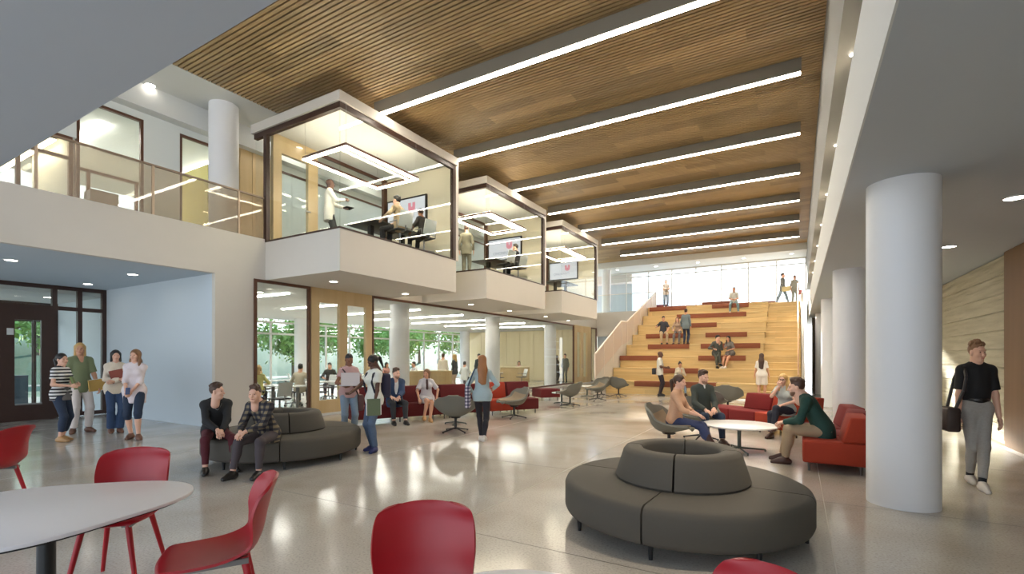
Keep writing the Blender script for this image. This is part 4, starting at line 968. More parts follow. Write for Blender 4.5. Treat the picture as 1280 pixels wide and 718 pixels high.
def person(label, x, y, z, rz, H=1.72, sex='m', tone='fair', hair=('short','brown'), top=None, bot=None, shoes=None, pose=None, q=1, beard=None, extra=None, group=None, collar=None, belt=None, glasses=False, slim=None):
    """q: 0 distant, 1 middle, 2 near. top=(material, sleeve 0..1, hem drop, kind) bot=(kind, material, length 0..1)"""
    P = dict(pel=(0,0,.93), lean=0, side=0, twist=0, hyaw=0, hpitch=0, hroll=0, fl=(-.095,0,.085), fr=(.095,0,.085), fyl=.12, fyr=-.12, hl=(-.23,.04,.85), hr=(.23,.04,.85),
             ehl=(-.5,-.7,0), ehr=(.5,-.7,0), knl=(-.1,1,.1), knr=(.1,1,.1), hk='relax', pl=(.9,0,-.2), pr=(-.9,0,-.2), sit=False)
    P.update(pose or {})
    vb, vh, vd = ((.030,.018,.012),(.016,.009,.0075),(.0095,.0065,.0048))[q]
    sc = H/1.72
    f = sex == 'f'; rs = .90 if f else 1.0
    pel = A3(P['pel']); 
    if P['sit']: pel = pel/sc
    lean, side, tw = P['lean'], P['side'], P['twist']
    up = A3((math.sin(side), math.sin(lean), math.cos(lean)*math.cos(side))); up /= np.linalg.norm(up)
    rt = A3((math.cos(tw), math.sin(tw), 0)); rt = rt-up*(rt@up); rt /= np.linalg.norm(rt); fw = np.cross(up, rt)
    hips = [pel+A3((s_*.085,0,-.03)) for s_ in (-1,1)]
    sw = .128 if f else .152
    sh = [pel+up*.440+rt*s_*sw for s_ in (-1,1)]
    nb = pel+up*.49
    hc = nb+up*.165+fw*.025
    hc = hc+fw*max(0,-P['hpitch'])*0
    un = lambda v: A3(v)/(sc if P['sit'] else 1)
    feet = [un(P['fl']), un(P['fr'])]; hands = [un(P['hl']), un(P['hr'])]
    kn = []; ft = []
    for i, (a, hint) in enumerate(((feet[0],P['knl']),(feet[1],P['knr']))):
        k_, a_ = ik(hips[i], a, .43, .415, hint); kn.append(k_); ft.append(a_)
    el = []; hn = []
    for i, (a, hint) in enumerate(((hands[0],P['ehl']),(hands[1],P['ehr']))):
        e_, w_ = ik(sh[i], a, .285, .25, hint); el.append(e_); hn.append(w_)
    fy = [P['fyl'], P['fyr']]
    fdir = [A3((-math.sin(t), math.cos(t), 0)) for t in fy]
    FL = (fw, .70)
    def torso(s, g=0, low=True):
        a = (.114 if f else .104)+g
        if low: s.cone(hips[0]+A3((0.01,0,.03)), hips[1]+A3((-.01,0,.03)), a, k=.04, flat=(fw,.92))
        s.cone(pel+up*.04, pel+up*.20, .138*rs+g, (.115 if f else .132)+g, k=.05, flat=FL)
        s.cone(pel+up*.20, pel+up*.37, (.115 if f else .132)+g, (.128 if f else .146)+g, k=.05, flat=(fw,.72))
        s.cone(sh[0], sh[1], .052*rs+g, k=.05)
        s.cone(sh[0]+up*.005, nb+up*.03, .042*rs+g*.8, .050+g*.6, k=.04); s.cone(sh[1]+up*.005, nb+up*.03, .042*rs+g*.8, .050+g*.6, k=.04)
        if f:
            for s_ in (-1,1): s.ell(pel+up*.335+rt*s_*.068+fw*.085, (.062+g,.05+g,.062+g), .05)
        if P['sit'] or abs(lean) > .2: s.cone(hips[0]*.5+hips[1]*.5, pel+up*.12, .125*rs+g, .12*rs+g, k=.05, flat=(fw,.85))
    def arm(s, i, frac, g=0, cut=''):
        r0, r1, r2 = (.040,.034,.025) if f else (.047,.040,.028)
        if frac <= .5:
            t = frac*2; s.cone(sh[i], sh[i]+(el[i]-sh[i])*t, r0+g, r0+(r1-r0)*t+g*1.3, k=.03, cut=cut)
        else:
            s.cone(sh[i], el[i], r0+g, r1+g, k=.03); t = frac*2-1
            s.cone(el[i], el[i]+(hn[i]-el[i])*t, r1+g, r1+(r2-r1)*t+g, k=.02, cut=cut)
    def leg(s, i, frac, g=0, cut='', wide=0):
        r0, r1, r2 = (.084,.052,.033) if f else (.082,.054,.036)
        if frac <= .5:
            t = frac*2; s.cone(hips[i], hips[i]+(kn[i]-hips[i])*t, r0+g, r0+(r1-r0)*t+g+wide, k=.04, cut=cut)
        else:
            s.cone(hips[i], kn[i], r0+g, r1+g, k=.04); t = frac*2-1
            s.cone(kn[i], kn[i]+(ft[i]-kn[i])*t, r1+g, r1+(r2-r1)*t+g+wide, k=.03, cut=cut)
            if t > .5: s.ell(kn[i]*.66+ft[i]*.34-fdir[i]*.018, (.042+g,.045+g,.09+g), .04)
    def shoe(s, i, g=0, heel=True):
        a = ft[i]; d = fdir[i]; dn = A3((0,0,-1)); 
        if P.get('tilt'): 
            tl = P['tilt'][i]; d = d*math.cos(tl)+A3((0,0,math.sin(tl))); 
        dn = np.cross(np.cross(d,A3((0,0,-1))),d)
        b0 = a-d*.045+dn*.045; b1 = a+d*.155+dn*.062
        s.cone(a+dn*.0, a+dn*.045, .036+g, k=.02)
        s.cone(b0, a+d*.06+dn*.045, .036+g, .040+g, k=.03).cone(a+d*.04+dn*.035, b1, .040+g, .026+g, k=.03, flat=(np.cross(d,dn),1.15))
        s.plane(a+dn*.085, dn)
    body = SDF(); torso(body)
    body.cone(nb-up*.02, hc-up*.06, .055 if f else .062, .050 if f else .057, k=.03)
    for i in (0,1):
        arm(body, i, 1.0); leg(body, i, 1.0)
        body.cone(ft[i]-fdir[i]*.03+A3((0,0,-.05)), ft[i]+fdir[i]*.12+A3((0,0,-.065)), .032, .022, k=.03) if not P.get('tilt') else None
    hd = body; 
    parts = [body.mesh(vb if q else .022)]
    # head
    cyw, sp = P['hyaw'], P['hpitch']
    hf = fw*math.cos(cyw)-rt*math.sin(cyw); hf = hf-A3((0,0,1))*0; 
    hf = A3((hf[0],hf[1],0)); hf /= np.linalg.norm(hf); hu = A3((0,0,1)); hr_ = np.cross(hf,hu)
    hf2 = hf*math.cos(sp)+hu*math.sin(sp); hu2 = np.cross(hr_, hf2)
    hu2 = hu2*math.cos(P['hroll'])+hr_*math.sin(P['hroll']); hr2 = np.cross(hf2,hu2)
    HR = np.stack([hr2,hf2,hu2],1); hs = .97 if f else 1.0
    hp = hc+up*.0
    hv, hfc = head_geo(sex, vh); parts.append(((hv*hs)@HR.T+hp, hfc))
    for i in (0,1):
        gv, gf = hand_geo(P['hk'] if isinstance(P['hk'],str) else P['hk'][i], .013 if q == 0 else (.0075 if q == 1 else .0055))
        d = hn[i]-el[i]; d /= np.linalg.norm(d); 
        if P.get('hd') and P['hd'][i] is not None: d = A3(P['hd'][i]); d /= np.linalg.norm(d)
        bz = basis(d, -A3((P['pl'],P['pr'])[i])); gv = gv*(.93 if f else 1.03)
        if i == 0: gv = gv*A3((-1,1,1)); gf = gf[:,::-1]
        # thumb points to the front of the body
        th = bz[:,0]*(-1 if i == 0 else 1)
        if th@fw+.4*th@A3((0,0,1)) < 0 and not P.get('nothumb'): gv = gv*A3((-1,1,1)); gf = gf[:,::-1]
        parts.append((gv@bz.T+hn[i], gf))
    root = empty('person', (x,y,z), rz, label, 'person', group); root.scale = (sc*(slim or (.94 if sex == 'm' and not P['sit'] else 1)),sc,sc)
    def put(name, parts_, m): return link(name, npmesh(name, parts_, m), root)
    put('body', parts, skin(tone))
    hm = HAIRM(hair[1]) if hair else None
    if hair:
        v, fc = hair_geo(hair[0], vh if q else .012); put('hair', [((v*hs)@HR.T+hp, fc)], hm)
    if beard and q:
        v, fc = hair_geo('beard', vh); put('beard', [((v*hs)@HR.T+hp, fc)], HAIRM(beard))
    if q:
        ew = mat('eye_dark', (40,30,26), .25); bm_ = HAIRM(hair[1] if hair else 'black'); lm = mat('lip_'+tone, {'fair':(184,104,96),'tan':(170,96,86),'olive':(160,92,82),'brown':(112,62,54),'dark':(84,48,44)}[tone], .5)
        T = lambda p: tuple(HR@(A3(p)*hs)+hp)
        e = None
        for s_ in (-1,1):
            m = MB().lathe([(0,-.0075),(.006,-.0045),(.009,0),(.006,.0045),(.0,.0075)], 8); m.v = [T((s_*.030+p[0],.0775+p[1]*.5,.002+p[2]*.8)) for p in m.v]; m.obj('eye', ew, root, smooth=True)
            m = MB().tube((s_*.016,.0875,.021),(s_*.046,.076,.022), .0042,.003,6); m.v = [T(p) for p in m.v]; m.obj('eyebrow', bm_, root)
        m = MB().tube((-.021,.081,-.063),(0,.0865,-.066), .003,.0055,6).tube((0,.0865,-.066),(.021,.081,-.063), .0055,.003,6); m.v = [T(p) for p in m.v]; m.obj('mouth', lm, root)
        if glasses:
            m = MB()
            for s_ in (-1,1):
                pts = [(s_*.031+.022*math.cos(a),.099,.0+.017*math.sin(a)) for a in np.linspace(0,2*PI,13)]; m.path(pts, .0032, 5); m.tube((s_*.053,.099,.004),(s_*.078,.0,.006), .003,n=5)
            m.tube((-.009,.1,.003),(.009,.1,.003), .003,n=5); m.v = [T(p) for p in m.v]; m.obj('glasses', black, root)
    if bot:
        s = SDF(); kind, bm2, ln = bot[:3]
        if kind in ('skirt','dress'):
            t = ln
            mid = (kn[0]+kn[1])/2
            if P['sit']:
                s.cone(hips[0]+A3((0,0,.02)),hips[1]+A3((0,0,.02)),.135,k=.05)
                for i in (0,1): s.cone(hips[i], hips[i]+(kn[i]-hips[i])*t, .105, .085, k=.06, cut='b')
            else:
                s.cone(pel+up*.1, pel+A3((0,0,-.06)), .135, .165, k=.04, flat=(fw,.8)).cone(pel+A3((0,0,-.05)), pel+A3((0,0,-.05-.42*t)), .165, .20, k=.05, flat=(fw,.8), cut='b')
        else:
            s.cone(hips[0]+A3((0.01,0,.03)), hips[1]+A3((-.01,0,.03)), .124 if f else .114, k=.04, flat=(fw,.95)); s.cone(pel, pel+up*.10, .141*rs, .136*rs, k=.04, flat=(fw,.74), cut='b')
            for i in (0,1): leg(s, i, ln, (bot[3] if len(bot) > 3 else .012), 'b', bot[4] if len(bot) > 4 else 0)
        put({'pants':'trousers','shorts':'shorts','skirt':'skirt','dress':'skirt'}[kind], [s.mesh(vb)], bm2)
    if top:
        tm, sl, hem, kind = (list(top)+['shirt'])[:4]
        s = SDF(); g = .014 if kind != 'jacket' else .024
        torso(s, g, low=hem > 0)
        if hem > 0: s.cone(pel+up*.04, pel-A3((0,0,1))*hem, .150*rs+.006+g, .158*rs+.008+g, k=.05, flat=(fw,.72), cut='b')
        if hem > 0 and not P['sit']: s.cone(hips[0]+A3((0,0,.02)), hips[0]+A3((.01,0,.03-hem)), (.088 if f else .096)+g, (.088 if f else .096)+g, k=.03, cut='b'); s.cone(hips[1]+A3((0,0,.02)), hips[1]+A3((-.01,0,.03-hem)), (.088 if f else .096)+g, (.088 if f else .096)+g, k=.03, cut='b')
        if sl > 0:
            for i in (0,1): arm(s, i, sl, g+(.006 if sl < .45 else 0), 'b')
        # neck opening
        s.cone(nb+up*.045-fw*.01, nb+up*.14, .068, .09, k=.008, op='s')
        if kind in ('vneck','jacket','open'): s.cone(nb+up*.03+fw*.06, nb-up*(.10 if kind == 'vneck' else .30)+fw*.16, .045, .035 if kind == 'vneck' else .05, k=.01, op='s')
        put({'jacket':'jacket','dress':'dress'}.get(kind,'shirt'), [s.mesh(vb)], tm)
        if kind in ('jacket','open'):
            s = SDF(); torso(s, .008, low=True); s.cone(nb+up*.045-fw*.01, nb+up*.14, .066, .09, k=.008, op='s'); put('undershirt', [s.mesh(vb)], collar or cloth('white_shirt',(232,230,226)))
    if collar and top and (len(top) < 4 or top[3] not in ('jacket','open')) and q:
        s = SDF().cone(nb+up*.028+fw*.008, nb+up*.062+fw*.004, .070, .064, k=.005, cut='ab').cone(nb+up*.03+fw*.062, nb-up*.02+fw*.09, .020, .012, k=.01)
        put('collar', [s.mesh(vh)], collar)
    if belt:
        s = SDF().cone(pel+up*.085, pel+up*.12, .146*rs, .146*rs, k=.001, flat=(fw,.78), cut='ab'); put('belt', [s.mesh(vb*.7)], belt)
    if shoes:
        for i in (0,1):
            s = SDF(); shoe(s, i, .006); put('shoe', [s.mesh(min(vb,.012) if q else .02)], shoes)
    info = dict(root=root, sc=sc, hn=hn, el=el, sh=sh, pel=pel, up=up, fw=fw, rt=rt, nb=nb, hc=hc, kn=kn, ft=ft, rz=rz, loc=A3((x,y,z)), hips=hips)
    c_, s__ = math.cos(rz), math.sin(rz)
    info['w'] = lambda p: tuple(A3((c_*p[0]-s__*p[1], s__*p[0]+c_*p[1], p[2]))*sc+A3((x,y,z)))
    return info
def held(name, label, cat, I, p, rot=(0,0,0), group=None):
    """a thing at point p of a figure's own frame, turned with the figure"""
    t = empty(name, I['w'](p), 0, label, cat, group)
    t.rotation_euler = (Matrix.Rotation(I['rz'],4,'Z') @ Matrix.Rotation(rot[2],4,'Z') @ Matrix.Rotation(rot[0],4,'X') @ Matrix.Rotation(rot[1],4,'Y')).to_euler()
    return t
def slab(t, nm, m, w, h, d, **k): return MB().box(-w/2,w/2,-d/2,d/2,-h/2,h/2).obj(nm, m, t, **k)
SIT = lambda seat, **k: dict(dict(sit=True, pel=(0,0,seat+.115), fl=(-.13,.46,.085), fr=(.13,.46,.085), hl=(-.17,.34,seat+.20), hr=(.17,.34,seat+.20), ehl=(-.6,-.5,-.3), ehr=(.6,-.5,-.3), knl=(-.15,.6,1), knr=(.15,.6,1), pl=(.2,.1,-1), pr=(-.2,.1,-1)), **k)
# ------------------------------------------------------------------ people
def pattern(name, kind, cols, scale):
    m = mat('cloth_'+name, cols[0], .8); ns, lk, bs = nodes_of(m); tc = ns.new('ShaderNodeTexCoord'); s = ns.new('ShaderNodeSeparateXYZ'); lk.new(tc.outputs['Object'], s.inputs[0])
    def wave(sock, sc_):
        a = ns.new('ShaderNodeMath'); a.operation = 'MULTIPLY'; a.inputs[1].default_value = sc_; lk.new(sock, a.inputs[0])
        b = ns.new('ShaderNodeMath'); b.operation = 'FRACT'; lk.new(a.outputs[0], b.inputs[0])
        c = ns.new('ShaderNodeMath'); c.operation = 'GREATER_THAN'; c.inputs[1].default_value = .5; lk.new(b.outputs[0], c.inputs[0]); return c.outputs[0]
    def mix(f, a, b):
        x = ns.new('ShaderNodeMix'); x.data_type = 'RGBA'; lk.new(f, x.inputs['Factor'])
        for k, v in (('A',a),('B',b)):
            if isinstance(v, tuple): x.inputs[k].default_value = lin(v)+(1,)
            else: lk.new(v, x.inputs[k])
        return x.outputs['Result']
    if kind == 'stripe': out = mix(wave(s.outputs['Z'], scale), cols[0], cols[1])
    elif kind == 'plaid': out = mix(wave(s.outputs['Z'], scale), mix(wave(s.outputs['X'], scale), cols[0], cols[1]), mix(wave(s.outputs['X'], scale), cols[1], cols[2]))
    else:
        v = ns.new('ShaderNodeTexVoronoi'); v.inputs['Scale'].default_value = scale; lk.new(tc.outputs['Object'], v.inputs['Vector'])
        g = ns.new('ShaderNodeMath'); g.operation = 'GREATER_THAN'; g.inputs[1].default_value = .42; lk.new(v.outputs['Distance'], g.inputs[0]); out = mix(g.outputs[0], cols[0], cols[1])
    lk.new(out, bs.inputs['Base Color']); return m
C = cloth
denim = C('denim',(58,78,108),noise=.2); denimd = C('dark_denim',(36,50,72),noise=.2); denimp = C('pale_denim',(124,142,160),noise=.2); blackc = C('black',(26,26,30)); whitec = C('white',(230,226,222)); navy = C('navy',(30,34,54))
brsh = mat('brown_leather', (62,36,28), .4); bksh = mat('black_leather', (24,22,22), .35); whsh = mat('white_canvas', (224,216,206), .7); tansh = mat('tan_leather', (178,138,92), .5); bluesh = mat('blue_canvas', (48,54,104), .7); flop = mat('sandal_brown',(110,76,60),.6)
# -- four by the entrance
x,y = -12.1,3.64; I = person('young woman with black ponytail in striped top and grey apron hem, by the entrance door', x,y,0, face(x,y,52), 1.69,'f','fair',('pony','black'), (pattern('stripes','stripe',((36,36,42),(224,222,220)),16),.3,.10), ('pants',denimd,.86), tansh,
    dict(fl=(-.07,-.03,.085),fr=(.08,.05,.085),hl=(-.10,.24,1.10),hr=(.10,.25,1.08),hpitch=.1,hyaw=-.2,pl=(.4,-1,0),pr=(-.4,-1,0),hk='grip'),1)
b = held('book','green book held by the woman in the striped top','book',I,(-.02,.22,1.13),(.3,0,.5)); slab(b,'cover',C('book_green',(120,134,84)),.20,.26,.03)
sk = SDF(); sk.cone((0,0,.98),(0,0,.80),.152,.185,k=.02,flat=((0,1,0),.8),cut='b'); link('apron_skirt', npmesh('apron_skirt',[sk.mesh(.012)],C('apron_grey',(112,110,112))), I['root'])
x,y = -13.17,4.28; I = person('blond man in green v-neck shirt and white trousers holding folders', x,y,0, face(x,y,18), 1.92,'m','tan',('bob','blond'), (C('sage',(122,132,98)),.42,.16,'vneck'), ('pants',C('white_trousers',(224,214,208)),.97,.018,.01), flop,
    dict(fl=(-.13,.0,.085),fr=(.13,.05,.085),fyl=.3,fyr=-.5,hl=(-.26,.10,.84),hr=(.27,.03,.84),hpitch=.12,hyaw=-.35,hk=('grip','relax'),side=.02),1)
b = held('folder','yellow folder held at the hip of the man in the green shirt','folder',I,(-.20,.15,.90),(0,.1,.3)); slab(b,'cover',C('manila',(206,166,92)),.32,.24,.025); o = slab(b,'papers',whitec,.28,.26,.015)
x,y = -12.52,4.66; I = person('dark haired woman in cream blouse and flared jeans hugging a red book', x,y,0, face(x,y,8), 1.77,'f','fair',('bob','black'), (C('cream',(226,214,196)),.98,.12), ('pants',C('blue_jeans',(48,70,104),noise=.2),.98,.012,.03), flop,
    dict(fl=(-.06,.03,.085),fr=(.07,-.02,.085),hl=(.06,.21,1.06),hr=(-.04,.22,1.10),ehl=(-.8,-.2,-.4),ehr=(.8,-.2,-.4),hpitch=.03,pl=(.3,-1,0),pr=(-.3,-1,0),hk='grip'),1)
b = held('book','red book hugged by the woman in the cream blouse','book',I,(.0,.185,1.17),(-.1,.25,0)); slab(b,'cover',C('book_red',(150,84,74)),.23,.27,.035)
x,y = -11.21,4.48; I = person('woman with long light hair in loose white blouse and knee length denim', x,y,0, face(x,y,-18), 1.77,'f','fair',('long','lightbrown'), (C('white_blouse',(222,212,216)),.62,.24), ('pants',denimd,.62), flop,
    dict(fl=(-.10,.12,.085),fr=(.07,-.05,.085),fyl=.5,hl=(-.03,.24,.92),hr=(.05,.25,.92),hyaw=-.25,hpitch=.05,side=-.03,pl=(.3,-1,0),pr=(-.3,-1,0),hk='grip'),1)
b = held('phone','small blue phone in the hands of the woman in the white blouse','phone',I,(.01,.29,.93),(.5,0,.2)); slab(b,'case',C('phone_blue',(70,84,120)),.07,.14,.012)
# -- two on the left round sofa
x,y = -7.28,3.90; I = person('person in black sweater and maroon trousers sitting on the left round sofa', x,y,0, face(x,y,8), 1.58,'m','fair',('short','brown'), (C('black_sweater',(30,31,33)),.98,.10), ('pants',C('maroon',(84,26,36)),.93,.006), bksh,
    SIT(.43,lean=.30,hyaw=.95,hpitch=.05,fl=(-.16,.42,.085),fr=(.17,.40,.085),hl=(-.02,.42,.58),hr=(.03,.42,.60),hk='grip',fyl=.25,fyr=-.2),2)
m = MB(); m.path([(.065*math.cos(a),.11+.0*a,0) if False else tuple(np.array(I['nb'])+np.array(I['fw'])*(.09+.03*(1-abs(a)))+np.array(I['rt'])*(.06*a)-np.array(I['up'])*(.10*(1-a*a))) for a in np.linspace(-1,1,9)], .0035, 5); m.obj('necklace', steel, I['root'])
x,y = -6.45,4.18; I = person('person in dark plaid shirt and grey trousers sitting on the left round sofa, turned aside', x,y,0, face(x,y,-36), 1.62,'m','fair',('short','brown'), (pattern('plaid','plaid',((28,28,40),(60,58,62),(132,118,92)),13),.95,.14), ('pants',C('grey_trousers',(74,66,70)),.95,.008), bksh,
    SIT(.43,lean=.42,hyaw=.25,fl=(-.17,.42,.085),fr=(.15,.50,.085),hl=(-.03,.50,.62),hr=(.04,.50,.61),hk='grip'),2)
# -- two girls with the laptop
x,y = -7.66,6.67; I = person('woman with cropped hair in pink top holding an open white laptop', x,y,0, face(x,y,12), 1.68,'f','brown',('crop','black'), (C('dusty_pink',(186,150,146)),.28,.10), ('pants',denimp,.97,.012,.01), bluesh,
    dict(hl=(-.09,.30,1.06),hr=(.12,.30,1.06),ehl=(-.8,-.3,-.5),ehr=(.8,-.3,-.5),hpitch=-.4,hyaw=.15,hk='grip',pl=(0,.2,1),pr=(0,.2,1),hd=((.4,1,0),(-.4,1,0))),2)
lp = held('laptop','white laptop held open between the two young women','laptop',I,(.06,.33,1.09),(0,0,-.05)); 
MB().box(-.17,.17,-.12,.12,-.01,.008).obj('keyboard_base', mat('silver_plastic',(196,194,196),.4), lp)
v = MB().box(-.17,.17,-.005,.006,0,.24); v.obj('lid', mat('laptop_lid',(216,208,208),.4), lp).location = (0,.12,.005)
bg_ = held('shoulder_bag','brown shoulder bag at the hip of the woman in pink','bag',I,(-.22,-.02,.74)); MB().box(-.05,.06,-.15,.15,-.18,.14).obj('pouch', mat('bag_brown',(88,60,58),.6), bg_, bevel=.03)
MB().path([(.05,.12,.12),(.12,.20,.25),(.22,.20,.42),(.32,.14,.60),(.36,.02,.68)], .014, 6).obj('strap', mat('bag_strap',(60,40,40),.6), bg_)
x,y = -6.24,5.98; I = person('young woman with ponytail, white tee, jeans and a backpack, looking at the laptop', x,y,0, face(x,y,-55), 1.65,'f','dark',('pony','black'), (C('ivory_tee',(224,224,212)),.26,.08), ('pants',C('washed_denim',(86,104,130),noise=.25),.98,.012,.012), bluesh,
    dict(fl=(-.10,.06,.085),fr=(.08,-.03,.085),fyl=.5,hl=(-.15,.10,.84),hr=(.13,.38,1.06),hpitch=-.42,hyaw=-.15,hk='grip',ehr=(.7,-.4,-.4),pr=(0,.2,1)),2)
b = held('notebook','green and white notebooks carried low by the woman with the backpack','notebook',I,(-.17,.13,.80),(.05,0,1.2)); slab(b,'cover',C('sage_cover',(104,116,90)),.22,.28,.02); slab(b,'pages',whitec,.25,.26,.012)
b = held('backpack','dark blue backpack on the back of the woman in the white tee','backpack',I,(0,-.19,1.17)); MB().box(-.14,.14,-.08,.07,-.22,.2).obj('pack', C('backpack_blue',(44,42,64)), b, bevel=.05,bseg=3)
for s_ in (-1,1): MB().path([(s_*.10,.05,.17),(s_*.105,.16,.245),(s_*.10,.27,.20),(s_*.11,.31,.05),(s_*.13,.26,-.12),(s_*.12,.07,-.18)], .017, 6).obj('strap', C('backpack_strap',(40,38,52)), b)
# -- couple on the dark red sofa
x,y = -8.52,8.82; I = person('man in navy blazer and dark trousers on the dark red sofa', x,y,0, math.atan2(-.87,-.5), 1.76,'m','fair',('short','brown'), (C('blue_blazer',(44,62,92)),.95,.16,'jacket'), ('pants',C('charcoal',(46,48,52)),.93,.012), bksh,
    SIT(.44,lean=.22,hyaw=.35,fl=(-.12,.52,.085),fr=(.14,.44,.085),hl=(.02,.45,.66),hr=(.16,.32,.66),hk='relax'),2,beard='stubble')
x,y = -8.22,9.66; I = person('woman in pale grey dress and dark scarf sitting on the dark red sofa', x,y,0, math.atan2(-.75,-.66), 1.66,'f','tan',('bob','lightbrown'), (C('pale_dress',(200,196,198)),.42,.10,'dress'), ('dress',C('pale_dress',(200,196,198)),.72), tansh,
    SIT(.44,lean=.05,hyaw=-.6,fl=(-.02,.50,.085),fr=(.12,.46,.13),knr=(-.3,.7,1),hl=(-.24,.16,.55),hr=(.22,.26,.56),ehl=(-1,-.3,0),ehr=(1,-.3,0)),2)
s = SDF(); nb = I['nb']; s.cone(nb+I['rt']*-.05+I['fw']*.03,nb+I['rt']*.05+I['fw']*.03,.03,k=.02).cone(nb+I['fw']*.09,nb+I['fw']*.15-I['up']*.22,.028,.034,k=.02); link('scarf', npmesh('scarf',[s.mesh(.01)],C('scarf_brown',(78,56,54))), I['root'])
# -- woman walking away
x,y = -5.13,7.63; I = person('woman with long copper hair seen from behind, pale blue sweater and black leggings', x,y,0, face(x,y,176), 1.64,'f','fair',('verylong','copper'), (C('pale_blue',(166,184,188)),.97,.10), ('pants',C('leggings',(40,38,44)),.97,.004), whsh,
    dict(fl=(-.03,.16,.085),fr=(.05,-.20,.13),hl=(-.22,.13,.98),hr=(.22,.22,1.05),knr=(.1,1,.0),hpitch=-.1,hyaw=.1,hk='grip'),2)
b = held('tote_bag','dark checked bag hanging on the left side of the walking woman','bag',I,(-.28,-.03,.93)); MB().box(-.05,.05,-.14,.14,-.24,.18).obj('pouch', pattern('checkbag','plaid',((60,56,78),(120,112,130),(210,204,212)),16), b, bevel=.035,bseg=3)
MB().path([(0,.10,.15),(.10,.10,.42),(.13,.02,.50),(.10,-.09,.42),(0,-.10,.15)], .014,6).obj('strap', C('bag_blue',(56,72,96)), b)
# -- four at the lounge table
x,y = -1.80,8.50; I = person('woman with dark hair tied back, beige blouse, jeans and tall boots in a grey chair', x,y,.0, face(x,y,72), 1.72,'f','fair',('pony','brown'), (C('beige_blouse',(204,160,128)),.72,.12), ('pants',C('jeans_blue',(52,62,98),noise=.2),.80,.012), None,
    SIT(.42,lean=.10,hyaw=-.15,fl=(-.08,.62,.10),fr=(.02,.66,.14),knr=(-.2,.7,1),hl=(-.02,.38,.66),hr=(.07,.40,.66),hk='relax',fyl=-.1,fyr=-.1),2)
bt = mat('boot_brown',(58,34,30),.4)
for i in (0,1):
    s = SDF(); a = I['kn'][i]; c = I['ft'][i]; s.cone(a*.35+c*.65-(c-a)*.30, c, .058,.046,k=.03,cut='a').cone(c-A3((0,.03,.045)),c+A3((.02,.17,-.058)),.04,.026,k=.03); link('boot', npmesh('boot',[s.mesh(.01)],bt), I['root'])
x,y = -1.60,9.98; I = person('man with short dark hair and stubble in dark grey green sweater over white collar', x,y,0, face(x,y,26), 1.78,'m','fair',('short','brown'), (C('moss_sweater',(62,68,62)),.97,.12), ('pants',denimd,.97), brsh,
    SIT(.42,lean=.06,hyaw=.35,hpitch=-.05,fl=(-.14,.52,.085),fr=(.14,.50,.085),hl=(-.06,.36,.64),hr=(.10,.36,.62)),2,beard='stubble',collar=whitec)
x,y = -.20,11.28; I = person('blond woman with glasses resting her chin on her hand on the orange sofa', x,y,0, face(x,y,-22), 1.64,'f','fair',('long','blond'), (C('grey_tee',(176,180,174)),.32,.12), ('pants',C('dark_leggings',(30,32,46)),.95), brsh,
    SIT(.43,lean=.20,hyaw=.1,fl=(.02,.52,.22),fr=(.10,.46,.085),knl=(.3,.7,1),hl=(-.05,.30,.66),hr=(.02,.27,1.02),ehl=(-.8,0,-.4),ehr=(.5,.2,-.8),hk='grip',hd=(None,(-.1,.1,1)),pr=(0,-1,.2)),2,glasses=True)
x,y = .34,8.50; I = person('bearded man in dark green sweater and khaki trousers leaning forward on the orange sofa', x,y,0, face(x,y,-88), 1.83,'m','fair',('quiff','brown'), (C('forest_sweater',(26,62,54)),.97,.12), ('pants',C('khaki',(158,136,108)),.97,.014), brsh,
    SIT(.43,lean=.50,hyaw=.0,hpitch=-.05,fl=(-.12,.50,.085),fr=(.14,.54,.085),hl=(-.06,.52,.62),hr=(.10,.50,.60),hk='grip'),2,beard='beardbrown')
# -- man walking at the right
x,y = 1.90,8.08; I = person('young man walking in black tee and grey jeans with a brown shoulder bag', x,y,0, face(x,y,22), 1.80,'m','fair',('curly','lightbrown'), (C('black_tee',(22,22,25)),.40,0), ('pants',C('grey_jeans',(158,156,152),noise=.15),.93,.010), whsh,
    dict(fl=(.03,.20,.085),fr=(-.01,-.17,.10),hl=(-.22,.06,.84),hr=(.22,.04,.84),hyaw=.30,hpitch=.0,fyl=-.1,belt=0),2,belt=bksh,slim=.84)
b = held('shoulder_bag','dark brown leather shoulder bag on the hip of the man in the black tee','bag',I,(.25,.0,.80)); MB().box(-.07,.07,-.16,.14,-.16,.14).obj('pouch', mat('bag_leather',(52,38,34),.5), b, bevel=.03,bseg=3)
MB().path([(-.02,.10,.12),(-.09,.13,.35),(-.12,.12,.52),(-.13,.04,.655),(-.12,-.05,.65),(-.09,-.11,.5),(-.02,-.12,.12)], .018,6).obj('strap', mat('bag_strap_dark',(46,42,42),.6), b)
for i in (0,1):
    s = SDF(); a = I['ft'][i]; k_ = I['kn'][i]; s.cone(a+(k_-a)*.28, a-A3((0,0,.02)), .044,.043,k=.01); link('sock', npmesh('sock',[s.mesh(.011)],blackc), I['root'])
MB().tube(tuple(I['hn'][1]+(I['el'][1]-I['hn'][1])*.08), tuple(I['hn'][1]+(I['el'][1]-I['hn'][1])*.17), .034,.034,14).obj('wristwatch', bksh, I['root'])
